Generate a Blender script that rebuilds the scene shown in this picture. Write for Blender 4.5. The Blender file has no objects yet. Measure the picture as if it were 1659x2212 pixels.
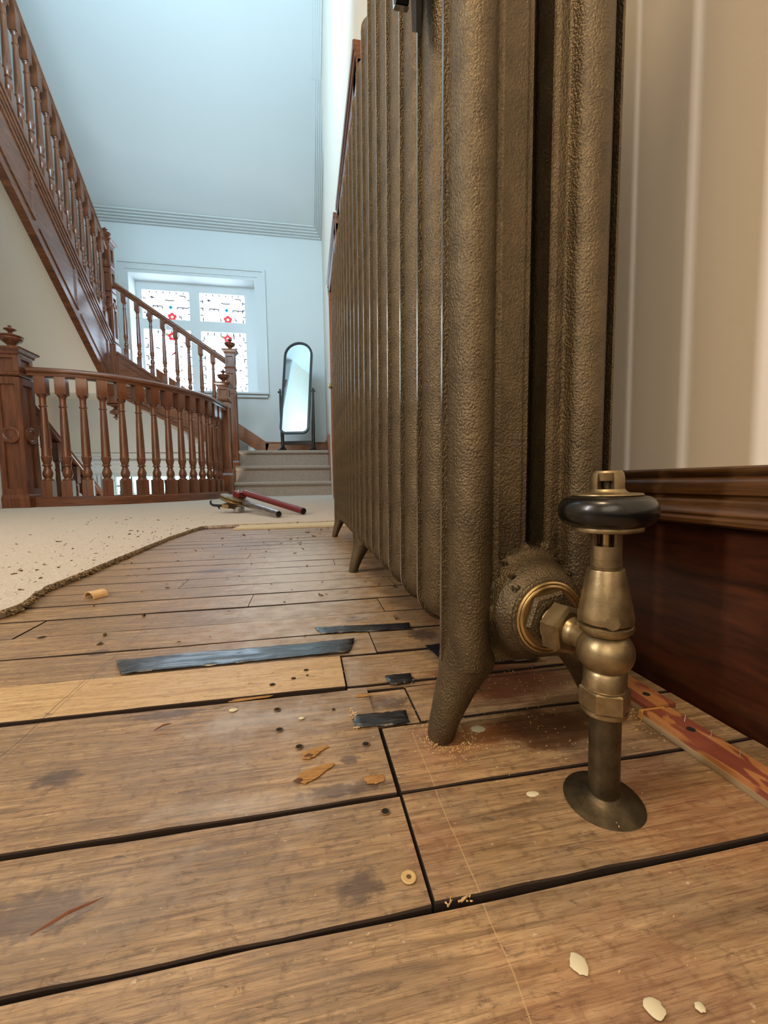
import bpy, bmesh, math, random
from math import sin, cos, pi, radians, sqrt, atan2
from mathutils import Vector, Matrix

random.seed(7)
S = bpy.context.scene
COL = S.collection

# ------------------------------------------------------------------ camera
F_PX, W_PX, H_PX = 890.8, 1659, 2212
yaw, pitch, roll = radians(10.544), radians(-4.217), radians(-0.892)
fwd = Vector((sin(yaw) * cos(pitch), cos(yaw) * cos(pitch), sin(pitch)))
rgt = Vector((cos(yaw), -sin(yaw), 0))
upv = rgt.cross(fwd)
r2 = cos(roll) * rgt + sin(roll) * upv
u2 = -sin(roll) * rgt + cos(roll) * upv
cd = bpy.data.cameras.new('camera')
cam = bpy.data.objects.new('camera', cd)
COL.objects.link(cam)
M = Matrix((r2, u2, -fwd)).transposed().to_4x4()
M.translation = Vector((0, 0, 0.16))
cam.matrix_world = M
cd.sensor_fit = 'VERTICAL'
cd.sensor_height = 24
cd.lens = F_PX / H_PX * 24
cd.clip_start = 0.01
S.camera = cam

# ------------------------------------------------------------------ world, lights, exposure
wd = bpy.data.worlds.new('world')
S.world = wd
wd.use_nodes = True
wd.node_tree.nodes['Background'].inputs[0].default_value = (0.75, 0.88, 1.0, 1)
wd.node_tree.nodes['Background'].inputs[1].default_value = 0.6
S.view_settings.view_transform = 'Standard'
S.view_settings.look = 'None'
S.view_settings.gamma = 1
S.view_settings.use_curve_mapping = False
S.view_settings.exposure = 0.0


def area(name, loc, target, sx, sy, power, color):
    ld = bpy.data.lights.new(name, 'AREA')
    ld.shape = 'RECTANGLE'
    ld.size, ld.size_y = sx, sy
    ld.energy = power
    ld.color = color
    o = bpy.data.objects.new(name, ld)
    COL.objects.link(o)
    o.location = loc
    d = Vector(target) - Vector(loc)
    o.rotation_euler = d.to_track_quat('-Z', 'Y').to_euler()
    return o


area('upper_fill_light', (-1.2, 1.9, 3.45), (-1.2, 5.8, 4.3), 2.2, 0.9, 135, (0.50, 0.77, 1.0))  # unseen bluish fill, added to brighten the stairwell ceiling and far wall
area('hall_ceiling_light', (-0.6, -0.2, 2.6), (-0.3, 0.6, 0), 0.35, 0.35, 27, (1.0, 0.74, 0.44))
area('rear_fill_light', (-1.0, -1.5, 1.4), (-0.6, 3.0, 1.0), 1.5, 1.5, 20, (1.0, 0.86, 0.68))  # added fill behind the camera for radiator end, floor and soffit
area('side_strip_light', (-2.10, 0.01, 1.15), (0.29, 0.27, 0.7), 0.12, 1.7, 46, (1.0, 0.95, 0.92))  # unseen narrow light, added to throw stripes through the radiator onto the wall
area('lower_fill_light', (-1.4, 4.7, -0.9), (-1.6, 6.6, 0.6), 0.6, 0.6, 30, (1.0, 0.95, 0.86))  # unseen light added to lift the lower stairwell

# ------------------------------------------------------------------ materials


def lin(c):
    return tuple(((v / 255) / 12.92 if v / 255 <= 0.04045 else ((v / 255 + 0.055) / 1.055) ** 2.4) for v in c) + (1,)


class NT:
    def __init__(self, name):
        self.m = bpy.data.materials.new(name)
        self.m.use_nodes = True
        self.t = self.m.node_tree
        self.b = self.t.nodes['Principled BSDF']
        self.tc = self.n('ShaderNodeTexCoord')
        self.geo = self.n('ShaderNodeNewGeometry')

    def n(self, typ, **kw):
        nd = self.t.nodes.new(typ)
        for k, v in kw.items():
            setattr(nd, k, v)
        return nd

    def l(self, a, b):
        self.t.links.new(a, b)

    def mapped(self, scale, loc=(0, 0, 0), rot=(0, 0, 0), src='Object'):
        mp = self.n('ShaderNodeMapping')
        mp.inputs['Scale'].default_value = scale
        mp.inputs['Location'].default_value = loc
        mp.inputs['Rotation'].default_value = rot
        self.l(self.geo.outputs['Position'] if src == 'World' else self.tc.outputs[src], mp.inputs[0])
        return mp.outputs[0]

    def noise(self, vec, scale=1.0, detail=4, rough=0.55, dist=0.0):
        nd = self.n('ShaderNodeTexNoise')
        nd.inputs['Scale'].default_value = scale
        nd.inputs['Detail'].default_value = detail
        nd.inputs['Roughness'].default_value = rough
        nd.inputs['Distortion'].default_value = dist
        self.l(vec, nd.inputs['Vector'])
        return nd.outputs['Fac']

    def ramp(self, fac, stops, mode='LINEAR'):
        r = self.n('ShaderNodeValToRGB')
        r.color_ramp.interpolation = mode
        el = r.color_ramp.elements
        while len(el) < len(stops):
            el.new(0.5)
        for e, (p, c) in zip(el, stops):
            e.position = p
            e.color = c if len(c) == 4 else tuple(c) + (1,)
        self.l(fac, r.inputs[0])
        return r.outputs[0]

    def math(self, op, a, b=None, clamp=False):
        nd = self.n('ShaderNodeMath', operation=op)
        nd.use_clamp = clamp
        for i, v in enumerate((a, b)):
            if v is None:
                continue
            if hasattr(v, 'is_output'):
                self.l(v, nd.inputs[i])
            else:
                nd.inputs[i].default_value = v
        return nd.outputs[0]

    def mix(self, fac, a, b, mode='MIX'):
        nd = self.n('ShaderNodeMix', data_type='RGBA', blend_type=mode)
        for i, v in ((0, fac), (6, a), (7, b)):
            if hasattr(v, 'is_output'):
                self.l(v, nd.inputs[i])
            else:
                nd.inputs[i].default_value = v
        return nd.outputs[2]

    def bump(self, h, strength, dist):
        bp = self.n('ShaderNodeBump')
        bp.inputs['Strength'].default_value = strength
        bp.inputs['Distance'].default_value = dist
        self.l(h, bp.inputs['Height'])
        self.l(bp.outputs[0], self.b.inputs['Normal'])

    def blob(self, x, y, rx, ry, soft=0.4, wob=0.5, nscale=60):
        """0..1 mask: a wobbly ellipse on the floor at x, y"""
        v = self.mapped((1 / rx, 1 / ry, 0), (-x / rx, -y / ry, 0))
        ln = self.n('ShaderNodeVectorMath', operation='LENGTH')
        self.l(v, ln.inputs[0])
        nz = self.noise(self.mapped((1, 1, 1)), nscale, 4, 0.6)
        d = self.math('ADD', ln.outputs['Value'], self.math('MULTIPLY', self.math('SUBTRACT', nz, 0.5), wob * 2))
        mr = self.n('ShaderNodeMapRange')
        mr.interpolation_type = 'SMOOTHSTEP'
        self.l(d, mr.inputs[0])
        mr.inputs[1].default_value = 1.0
        mr.inputs[2].default_value = 1.0 - soft
        mr.inputs[3].default_value = 0
        mr.inputs[4].default_value = 1
        return mr.outputs[0]

    def set(self, **kw):
        for k, v in kw.items():
            k = k.replace('_', ' ')
            if hasattr(v, 'is_output'):
                self.l(v, self.b.inputs[k])
            else:
                self.b.inputs[k].default_value = v
        return self


def rgb(*c):
    return lin(c)


def mat_plaster(name, c, rough=0.75, bs=0.05):
    a = NT(name)
    v = a.mapped((1, 1, 1))
    n1 = a.noise(v, 1.5, 3)
    col = a.mix(n1, tuple(x * 0.96 for x in rgb(*c)[:3]) + (1,), rgb(*c))
    a.set(Base_Color=col, Roughness=rough)
    a.bump(a.noise(v, 220, 2), bs, 0.001)
    return a.m


def mat_wood(name, dark, light, stretch=(3, 3, 0.25), scale=30, rough=0.28, bs=0.15, coat=0.3):
    a = NT(name)
    v = a.mapped(stretch)
    n1 = a.noise(v, scale, 6, 0.6, 0.4)
    n2 = a.noise(v, scale * 5, 3, 0.6)
    f = a.math('ADD', a.math('MULTIPLY', n1, 0.75), a.math('MULTIPLY', n2, 0.25))
    col = a.ramp(f, [(0.33, rgb(*dark)), (0.66, rgb(*light))])
    a.set(Base_Color=col, Roughness=rough, Coat_Weight=coat, Coat_Roughness=0.2)
    a.bump(n2, bs, 0.0008)
    return a.m


def mat_metal(name, c, c2, rough, metal=0.85, bump=0.0, bscale=900, nscale=40):
    a = NT(name)
    v = a.mapped((1, 1, 1))
    n1 = a.noise(v, nscale, 5, 0.6)
    a.set(Base_Color=a.ramp(n1, [(0.35, rgb(*c)), (0.65, rgb(*c2))]), Metallic=metal, Roughness=rough)
    if bump:
        a.bump(a.noise(v, bscale, 3, 0.6), bump, 0.0004)
    return a.m


def mat_flat(name, c, rough=0.6, metal=0.0, coat=0.0):
    a = NT(name)
    v = a.mapped((1, 1, 1))
    n1 = a.noise(v, 60, 3)
    a.set(Base_Color=a.mix(n1, tuple(x * 0.85 for x in rgb(*c)[:3]) + (1,), rgb(*c)), Roughness=rough, Metallic=metal, Coat_Weight=coat)
    return a.m


def mat_floor(name, tones, new=False):
    a = NT(name)
    oi = a.n('ShaderNodeObjectInfo')
    off = a.n('ShaderNodeVectorMath', operation='SCALE')
    a.l(oi.outputs['Location'], off.inputs[0])
    rnd = oi.outputs['Random']
    # each board samples another piece of timber
    mp = a.mapped((8, 170, 8))
    ad = a.n('ShaderNodeVectorMath', operation='ADD')
    cmb = a.n('ShaderNodeCombineXYZ')
    a.l(a.math('MULTIPLY', rnd, 37.0), cmb.inputs[0])
    a.l(a.math('MULTIPLY', rnd, 91.0), cmb.inputs[1])
    a.l(mp, ad.inputs[0])
    a.l(cmb.outputs[0], ad.inputs[1])
    grain = a.noise(ad.outputs[0], 1.6, 8, 0.62, 0.9)
    fine = a.noise(a.mapped((55, 1100, 55)), 1.0, 4, 0.75)
    blotch = a.noise(a.mapped((6, 11, 6)), 2.2, 6, 0.65, 0.5)
    mottle = a.noise(a.mapped((1, 1, 1)), 190, 5, 0.7)
    base = a.ramp(grain, [(0.28, rgb(*tones[0])), (0.50, rgb(*tones[1])), (0.72, rgb(*tones[2]))])
    base = a.mix(a.math('MULTIPLY', a.ramp(blotch, [(0.40, (0, 0, 0)), (0.62, (1, 1, 1))]), 0.35 if new else 0.60),
                 base, rgb(*tones[3]))
    base = a.mix(a.math('MULTIPLY', a.ramp(fine, [(0.48, (0, 0, 0)), (0.62, (1, 1, 1))]), 0.55), base, rgb(*tones[0]))
    base = a.mix(a.math('MULTIPLY', a.ramp(mottle, [(0.52, (0, 0, 0)), (0.68, (1, 1, 1))]), 0.60), base, rgb(*tones[0]))
    speck = a.noise(a.mapped((260, 420, 260), (3, 7, 1)), 1.0, 2, 0.5)
    base = a.mix(a.math('MULTIPLY', a.ramp(speck, [(0.70, (0, 0, 0)), (0.76, (1, 1, 1))]), 0.5), base, rgb(206, 186, 154))
    dk = a.noise(a.mapped((60, 210, 60), (9, 2, 1)), 1.0, 5, 0.7, 1.0)
    base = a.mix(a.math('MULTIPLY', a.ramp(dk, [(0.60, (0, 0, 0)), (0.70, (1, 1, 1))]), 0.55), base, rgb(74, 54, 38))
    tone = a.math('ADD', a.math('MULTIPLY', rnd, 0.22), 0.89)
    hs = a.n('ShaderNodeHueSaturation')
    a.l(tone, hs.inputs['Value'])
    a.l(base, hs.inputs['Color'])
    base = hs.outputs[0]
    if not new:
        red = rgb(140, 74, 50)
        for x, y, rx, ry, amt in ((0.185, 0.150, 0.075, 0.045, 0.26), (0.09, 0.10, 0.07, 0.035, 0.24), (0.16, 0.185, 0.05, 0.03, 0.22),
                                  (0.07, 0.225, 0.03, 0.04, 0.25), (0.05, 0.165, 0.022, 0.03, 0.2)):
            base = a.mix(a.math('MULTIPLY', a.blob(x, y, rx, ry, 0.9, 0.9, 70), amt), base, red)
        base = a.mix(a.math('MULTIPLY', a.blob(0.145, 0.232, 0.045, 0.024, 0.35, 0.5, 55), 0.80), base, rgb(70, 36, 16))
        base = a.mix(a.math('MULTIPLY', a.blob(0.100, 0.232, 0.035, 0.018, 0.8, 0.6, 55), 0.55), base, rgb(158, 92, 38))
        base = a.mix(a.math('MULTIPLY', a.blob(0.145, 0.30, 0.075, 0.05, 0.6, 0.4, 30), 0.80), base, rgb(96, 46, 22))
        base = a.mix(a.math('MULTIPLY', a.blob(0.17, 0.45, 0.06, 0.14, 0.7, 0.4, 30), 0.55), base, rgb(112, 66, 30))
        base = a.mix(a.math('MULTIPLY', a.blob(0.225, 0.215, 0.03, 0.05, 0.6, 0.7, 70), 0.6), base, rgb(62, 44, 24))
        for x, y, rx, ry in ((0.016, 0.152, 0.011, 0.009), (-0.105, 0.166, 0.028, 0.013), (-0.10, 0.30, 0.03, 0.006),
                             (0.015, 0.205, 0.03, 0.006), (-0.14, 0.245, 0.014, 0.010), (0.055, 0.286, 0.022, 0.010),
                             (-0.20, 0.43, 0.012, 0.008), (-0.17, 0.80, 0.05, 0.02), (0.05, 0.47, 0.02, 0.012),
                             (0.115, 0.405, 0.02, 0.02), (0.02, 0.228, 0.007, 0.006)):
            base = a.mix(a.math('MULTIPLY', a.blob(x, y, rx, ry, 0.55, 0.8, 170), 0.72), base, rgb(70, 54, 48))
        # first blob: whitish window sheen put into the colour; others: wear, paint dust
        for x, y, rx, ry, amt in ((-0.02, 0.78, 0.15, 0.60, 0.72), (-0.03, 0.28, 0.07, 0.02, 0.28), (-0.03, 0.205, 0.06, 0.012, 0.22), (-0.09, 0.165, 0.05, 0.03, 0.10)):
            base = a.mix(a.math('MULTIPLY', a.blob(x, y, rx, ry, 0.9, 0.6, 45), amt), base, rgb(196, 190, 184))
    if True:
        sx = a.n('ShaderNodeSeparateXYZ')
        wv = a.noise(a.mapped((12, 12, 0)), 1.0, 2)
        a.l(a.mapped((1, 1, 1)), sx.inputs[0])
        for x0, w_, y0, y1, c_, amt in ((-0.183, 0.00035, 0.1, 1.3, rgb(70, 48, 30), .8), (-0.1795, 0.0003, 0.1, 0.9, rgb(84, 60, 40), .6),
                                        (0.0605, 0.00022, 0.0, 0.245, rgb(196, 164, 116), .55), (-0.086, 0.00025, 0.5, 1.4, rgb(80, 56, 36), .6)):
            dv = a.math('ABSOLUTE', a.math('SUBTRACT', a.math('ADD', sx.outputs[0], a.math('MULTIPLY', wv, .012)), x0 + .006))
            ln = a.math('LESS_THAN', dv, w_)
            ln = a.math('MULTIPLY', ln, a.math('MULTIPLY', a.math('GREATER_THAN', sx.outputs[1], y0), a.math('LESS_THAN', sx.outputs[1], y1)))
            base = a.mix(a.math('MULTIPLY', ln, amt), base, c_)
    a.set(Base_Color=base, Specular_IOR_Level=0.7)
    rough = a.math('ADD', a.math('MULTIPLY', a.noise(a.mapped((60, 260, 60)), 1.0, 4, 0.6), 0.36), 0.16)
    a.l(rough, a.b.inputs['Roughness'])
    wave = a.noise(a.mapped((70, 240, 70)), 1.0, 3, 0.5)
    h = a.math('ADD', a.math('ADD', a.math('MULTIPLY', grain, 0.5), a.math('MULTIPLY', fine, 0.3)), a.math('MULTIPLY', wave, 0.7))
    h = a.math('SUBTRACT', h, a.math('MULTIPLY', a.ramp(dk, [(0.60, (0, 0, 0)), (0.70, (1, 1, 1))]), 0.4))
    a.bump(h, 0.5, 0.0014)
    return a.m


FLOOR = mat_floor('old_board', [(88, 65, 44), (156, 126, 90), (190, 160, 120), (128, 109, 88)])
FLOORN = mat_floor('new_board', [(158, 122, 76), (200, 167, 118), (218, 188, 140), (186, 157, 117)], True)
PLAST_B = mat_plaster('stairwell_paint', (222, 226, 224))
PLAST_C = mat_plaster('ceiling_paint', (212, 216, 214))
PLAST_W = mat_plaster('hall_paint', (232, 222, 206), 0.7, 0.12)
WHITE = mat_flat('white_gloss_paint', (226, 230, 228), 0.4)
MAHOG = mat_wood('mahogany', (72, 38, 22), (132, 78, 46), (3, 3, 0.22), 22)
MAHOGX = mat_wood('mahogany_cross', (72, 38, 22), (128, 76, 44), (0.3, 0.3, 3), 22)
SKIRT = mat_wood('dark_stained_skirting', (28, 12, 7), (84, 42, 22), (10, 0.7, 5), 14, 0.34, 0.1, 0.15)
SKIRTM = mat_wood('stained_moulding', (40, 24, 12), (104, 70, 38), (10, 0.8, 8), 14, 0.30, 0.1, 0.2)
ORANGE = mat_wood('orange_oak', (112, 60, 30), (158, 92, 50), (0.4, 3, 3), 18)
BLACKW = mat_wood('blackened_wood', (14, 12, 12), (30, 26, 24), (3, 3, 0.3), 20, 0.4)
ANT = mat_metal('antique_brass', (126, 110, 82), (158, 141, 108), 0.37, 0.9, 0.12, 1400, 120)
ANTD = mat_metal('dark_antique_brass', (66, 58, 44), (94, 84, 64), 0.44, 0.85, 0.12, 1400, 120)
BRASS = mat_metal('bright_brass', (172, 146, 98), (202, 176, 126), 0.30, 0.95, 0.06, 900)
STEEL = mat_metal('zinc_steel', (138, 138, 140), (184, 184, 186), 0.25, 0.95)
BRONZE = mat_metal('dull_bronze', (118, 98, 66), (160, 138, 98), 0.4, 0.9)
REDP = mat_flat('red_paint', (112, 26, 30), 0.35, 0.2, 0.4)
BLKP = mat_flat('black_lacquer', (5, 5, 5), 0.26, 0.0, 0.1)
BLACKM = mat_flat('black_metal', (20, 19, 18), 0.5, 0.4)
DARK = mat_flat('dark_void', (12, 9, 7), 0.9)
GRIME = mat_flat('grimy_board_edge', (40, 25, 13), 0.9)
CHROME = mat_metal('chrome', (200, 204, 208), (226, 228, 230), 0.12, 1.0)
PUTTY = mat_flat('dried_plaster', (204, 194, 164), 0.8)
CREAMD = mat_flat('pale_splinter', (186, 134, 66), 0.7)
SPLINT = mat_flat('red_brown_splinter', (122, 70, 38), 0.6)
UNDER = mat_flat('yellow_underlay', (196, 184, 154), 0.9)
RAW = mat_wood('raw_torn_wood', (120, 76, 34), (196, 150, 86), (12, 220, 12), 8, 0.8, 0.6, 0)
RIMW = mat_flat('bruised_wood', (112, 84, 56), 0.8)


def mat_cast():
    a = NT('cast_iron_bronze_paint')
    v = a.mapped((1, 1, 0.8))
    n1 = a.noise(v, 900, 2, 0.5)
    n2 = a.noise(v, 60, 4, 0.6)
    col = a.ramp(n2, [(0.3, rgb(76, 65, 48)), (0.7, rgb(101, 87, 64))])
    a.set(Base_Color=col, Metallic=0.7, Roughness=0.40)
    a.bump(n1, 1.0, 0.0009)
    return a.m


def mat_carpet(name, c1, c2, s=420):
    a = NT(name)
    v = a.mapped((1, 1, 1))
    n1 = a.noise(v, s, 3, 0.7)
    n2 = a.noise(v, 4, 4, 0.6)
    col = a.mix(a.ramp(n1, [(0.35, (0, 0, 0)), (0.65, (1, 1, 1))]), rgb(*c1), rgb(*c2))
    col = a.mix(a.math('MULTIPLY', n2, 0.25), col, rgb(*c1))
    a.set(Base_Color=col, Roughness=0.95, Sheen_Weight=0.3)
    a.bump(n1, 0.6, 0.004)
    return a.m


CAST = mat_cast()
CASTE = mat_metal('cast_iron_highlight_edge', (104, 90, 68), (130, 114, 86), 0.24, 0.85)  # rib edges made paler and smoother to show as highlight lines
CARPET = mat_carpet('hall_carpet', (160, 148, 134), (204, 194, 180), 260)
CARPETS = mat_carpet('stair_carpet', (130, 112, 96), (184, 168, 150), 200)
FRINGE = mat_carpet('carpet_backing', (96, 76, 46), (176, 150, 108), 300)


def mat_tape():
    a = NT('black_tape')
    v = a.mapped((30, 160, 30))
    n1 = a.noise(v, 1.0, 4, 0.6, 0.6)
    n2 = a.noise(a.mapped((1, 1, 1)), 500, 3)
    a.set(Base_Color=a.mix(a.ramp(n2, [(0.6, (0, 0, 0)), (0.75, (1, 1, 1))]), rgb(24, 27, 32), rgb(60, 60, 60)), Roughness=0.3, Specular_IOR_Level=1.0, Coat_Weight=0.7, Coat_Roughness=0.16)
    a.bump(n1, 0.9, 0.003)
    return a.m


TAPE = mat_tape()


def mat_strip():
    a = NT('red_gripper_rod')
    m = a.noise(a.mapped((90, 22, 20)), 1.0, 3, 0.5, 0.8)
    g = a.noise(a.mapped((400, 30, 400)), 1.0, 4)
    red = a.mix(g, rgb(100, 50, 38), rgb(140, 76, 58))
    tan = a.mix(g, rgb(150, 98, 56), rgb(176, 122, 76))
    a.set(Base_Color=a.mix(a.ramp(m, [(0.52, (0, 0, 0)), (0.56, (1, 1, 1))]), red, tan), Roughness=0.5)
    return a.m


STRIP = mat_strip()
PLY = mat_wood('plywood_edge', (104, 86, 62), (170, 146, 110), (10, 0.6, 200), 6, 0.7, 0.2, 0)


def mat_glow(name, c, s):
    a = NT(name)
    n = a.noise(a.mapped((1, 1, 1)), 3, 2)
    a.set(Base_Color=a.mix(n, rgb(*c), rgb(*c)), Emission_Color=rgb(*c), Emission_Strength=s)
    return a.m


GLASS = mat_glow('backlit_glass', (216, 236, 255), 5.5)
GLASSL = mat_glow('backlit_lower_glass', (206, 238, 240), 1.1)
GRED = mat_glow('backlit_red_glass', (206, 40, 50), 1.2)
GBLUE = mat_glow('backlit_blue_glass', (30, 150, 190), 1.2)
GYEL = mat_glow('backlit_amber_glass', (240, 190, 70), 1.1)
GGRN = mat_glow('backlit_green_glass', (110, 140, 90), 1.0)
LEAD = mat_flat('lead_came', (30, 32, 40), 0.6)
MIRROR = mat_metal('mirror_glass', (226, 234, 236), (230, 238, 240), 0.03, 1.0)

# ------------------------------------------------------------------ mesh helpers


class MB:
    def __init__(self):
        self.v, self.f = [], []

    def add(self, vs, fs):
        o = len(self.v)
        self.v += [tuple(p) for p in vs]
        self.f += [tuple(i + o for i in f) for f in fs]
        return self

    def box(self, x0, x1, y0, y1, z0, z1, M=None, bev=0.0):
        """box with optional chamfered long edges"""
        if bev <= 0:
            vs = [(x, y, z) for z in (z0, z1) for y in (y0, y1) for x in (x0, x1)]
            fs = [(0, 2, 3, 1), (4, 5, 7, 6), (0, 1, 5, 4), (2, 6, 7, 3), (0, 4, 6, 2), (1, 3, 7, 5)]
        else:
            b = bev
            bm = bmesh.new()
            r = bmesh.ops.create_cube(bm, size=1)
            for q in bm.verts:
                q.co = Vector(((x0 + x1) / 2 + q.co.x * (x1 - x0), (y0 + y1) / 2 + q.co.y * (y1 - y0), (z0 + z1) / 2 + q.co.z * (z1 - z0)))
            bmesh.ops.bevel(bm, geom=bm.edges[:], offset=b, segments=1, affect='EDGES')
            bm.verts.index_update()
            vs = [tuple(q.co) for q in bm.verts]
            fs = [tuple(q.index for q in f.verts) for f in bm.faces]
            bm.free()
        if M is not None:
            vs = [tuple(M @ Vector(p)) for p in vs]
        return self.add(vs, fs)

    def lathe(self, prof, M=None, n=24, square=False, cx=0, cy=0, cap=True):
        """prof = [(r, z)]; revolve round z"""
        vs, fs = [], []
        for r, z in prof:
            for k in range(n):
                a = 2 * pi * k / n
                if square:
                    a = pi / 4 + pi / 2 * k
                    vs.append((cx + r * sqrt(2) * cos(a), cy + r * sqrt(2) * sin(a), z))
                else:
                    vs.append((cx + r * cos(a), cy + r * sin(a), z))
        for i in range(len(prof) - 1):
            for k in range(n):
                k2 = (k + 1) % n
                fs.append((i * n + k, i * n + k2, (i + 1) * n + k2, (i + 1) * n + k))
        if cap:
            fs.append(tuple(reversed(range(n))))
            fs.append(tuple(range((len(prof) - 1) * n, len(prof) * n)))
        if M is not None:
            vs = [tuple(M @ Vector(p)) for p in vs]
        return self.add(vs, fs)

    def sweep(self, path, prof, up=Vector((0, 0, 1)), closed=False, cap=True):
        """prof = [(side, up)] swept on path; frame keeps 'up' when the path is level, plumb cuts when it slopes"""
        P = [Vector(p) for p in path]
        n, m = len(P), len(prof)
        vs, fs = [], []
        for i, p in enumerate(P):
            a = P[i - 1] if (i > 0 or closed) else p
            b = P[(i + 1) % n] if (i < n - 1 or closed) else p
            t = b - a
            if t.length < 1e-9:
                t = Vector((0, 1, 0))
            t.normalize()
            s = t.cross(up)
            s.normalize()
            w = s.cross(t)
            if up.length > 0 and abs(w.dot(up)) > 1e-6 and getattr(self, 'plumb', False):
                w = up
            for q in prof:
                vs.append(p + s * q[0] + w * q[1])
        for i in range(n if closed else n - 1):
            j = (i + 1) % n
            for k in range(m):
                k2 = (k + 1) % m
                fs.append((i * m + k, j * m + k, j * m + k2, i * m + k2))
        if cap and not closed:
            fs.append(tuple(range(m)))
            fs.append(tuple(reversed(range((n - 1) * m, n * m))))
        return self.add(vs, fs)

    def tube(self, path, r, n=12, cap=True):
        P = [Vector(p) for p in path]
        rs = r if isinstance(r, (list, tuple)) else [r] * len(P)
        vs, fs = [], []
        prev = None
        for i, p in enumerate(P):
            t = (P[min(i + 1, len(P) - 1)] - P[max(i - 1, 0)]).normalized()
            if prev is None:
                s = t.cross(Vector((0, 0, 1)))
                if s.length < 1e-3:
                    s = t.cross(Vector((0, 1, 0)))
                s.normalize()
            else:
                s = (prev - t * prev.dot(t)).normalized()
            prev = s
            w = s.cross(t)
            for k in range(n):
                a = 2 * pi * k / n
                vs.append(p + (s * cos(a) + w * sin(a)) * rs[i])
        for i in range(len(P) - 1):
            for k in range(n):
                k2 = (k + 1) % n
                fs.append((i * n + k, (i + 1) * n + k, (i + 1) * n + k2, i * n + k2))
        if cap:
            fs.append(tuple(range(n)))
            fs.append(tuple(reversed(range((len(P) - 1) * n, len(P) * n))))
        return self.add(vs, fs)

    def prism(self, poly, h0, h1, M=None):
        """poly [(x, y)] from z = h0 to h1"""
        n = len(poly)
        vs = [(x, y, h0) for x, y in poly] + [(x, y, h1) for x, y in poly]
        fs = [tuple(reversed(range(n))), tuple(range(n, 2 * n))]
        fs += [(i, (i + 1) % n, n + (i + 1) % n, n + i) for i in range(n)]
        if M is not None:
            vs = [tuple(M @ Vector(p)) for p in vs]
        return self.add(vs, fs)

    def mesh(self, name, mats, smooth=None):
        me = bpy.data.meshes.new(name)
        me.from_pydata([tuple(p) for p in self.v], [], self.f)
        for m in (mats if isinstance(mats, (list, tuple)) else [mats]):
            me.materials.append(m)
        bm = bmesh.new()
        bm.from_mesh(me)
        bmesh.ops.recalc_face_normals(bm, faces=bm.faces[:])
        if smooth is not None:
            for f in bm.faces:
                f.smooth = True
            for e in bm.edges:
                if len(e.link_faces) == 2 and e.calc_face_angle(0) > radians(smooth):
                    e.smooth = False
        bm.to_mesh(me)
        bm.free()
        return me

    def build(self, name, mats, parent=None, smooth=None, loc=None):
        o = bpy.data.objects.new(name, self.mesh(name, mats, smooth))
        COL.objects.link(o)
        if parent is not None:
            o.parent = parent
        if loc:
            o.location = loc
        return o


def thing(name, label, cat, group=None, loc=(0, 0, 0), kind=None):
    o = bpy.data.objects.new(name, None)
    o.empty_display_size = 0.05
    COL.objects.link(o)
    o.location = loc
    return tag(o, label, cat, group, kind)


def tag(o, label=None, cat=None, group=None, kind=None):
    if label: o['label'] = label
    if cat: o['category'] = cat
    if group: o['group'] = group
    if kind: o['kind'] = kind
    return o


def struct(o):
    o['kind'] = 'structure'
    return o


def dup(root, loc=None, label=None):
    r = root.copy()
    COL.objects.link(r)
    if loc: r.location = loc
    if label: r['label'] = label
    for ch in root.children:
        c = ch.copy()
        COL.objects.link(c)
        c.parent = r
        for g in ch.children:
            d = g.copy()
            COL.objects.link(d)
            d.parent = c
    return r


def mref(o, name, parent, M=None):
    """another object on the same mesh"""
    c = bpy.data.objects.new(name, o.data if hasattr(o, 'data') else o)
    COL.objects.link(c)
    c.parent = parent
    if M is not None:
        c.matrix_local = M
    return c


def catmull(P, n=12):
    P = [Vector(p) for p in P]
    P = [2 * P[0] - P[1]] + P + [2 * P[-1] - P[-2]]
    o = []
    for i in range(1, len(P) - 2):
        for k in range(n):
            t = k / n
            o.append(0.5 * (2 * P[i] + (P[i + 1] - P[i - 1]) * t + (2 * P[i - 1] - 5 * P[i] + 4 * P[i + 1] - P[i + 2]) * t * t
                            + (3 * P[i] - P[i - 1] - 3 * P[i + 1] + P[i + 2]) * t ** 3))
    return o + [P[-2]]


def Tm(x, y, z):
    return Matrix.Translation((x, y, z))


def axisM(o, d):
    """matrix taking local +z to direction d at o"""
    return Matrix.Translation(o) @ Vector(d).to_track_quat('Z', 'Y').to_matrix().to_4x4()


# ------------------------------------------------------------------ setting
WX, FARY, LX = 0.292, 6.8, -3.55
WXF = 0.338
JOINTS_END = 1.50

# floor: dark underfloor with boards as children
mb = MB()
mb.box(-2.15, 0.34, -1.6, JOINTS_END + 0.1, -0.06, -0.020)
floor = struct(mb.build('floor', DARK))


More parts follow.
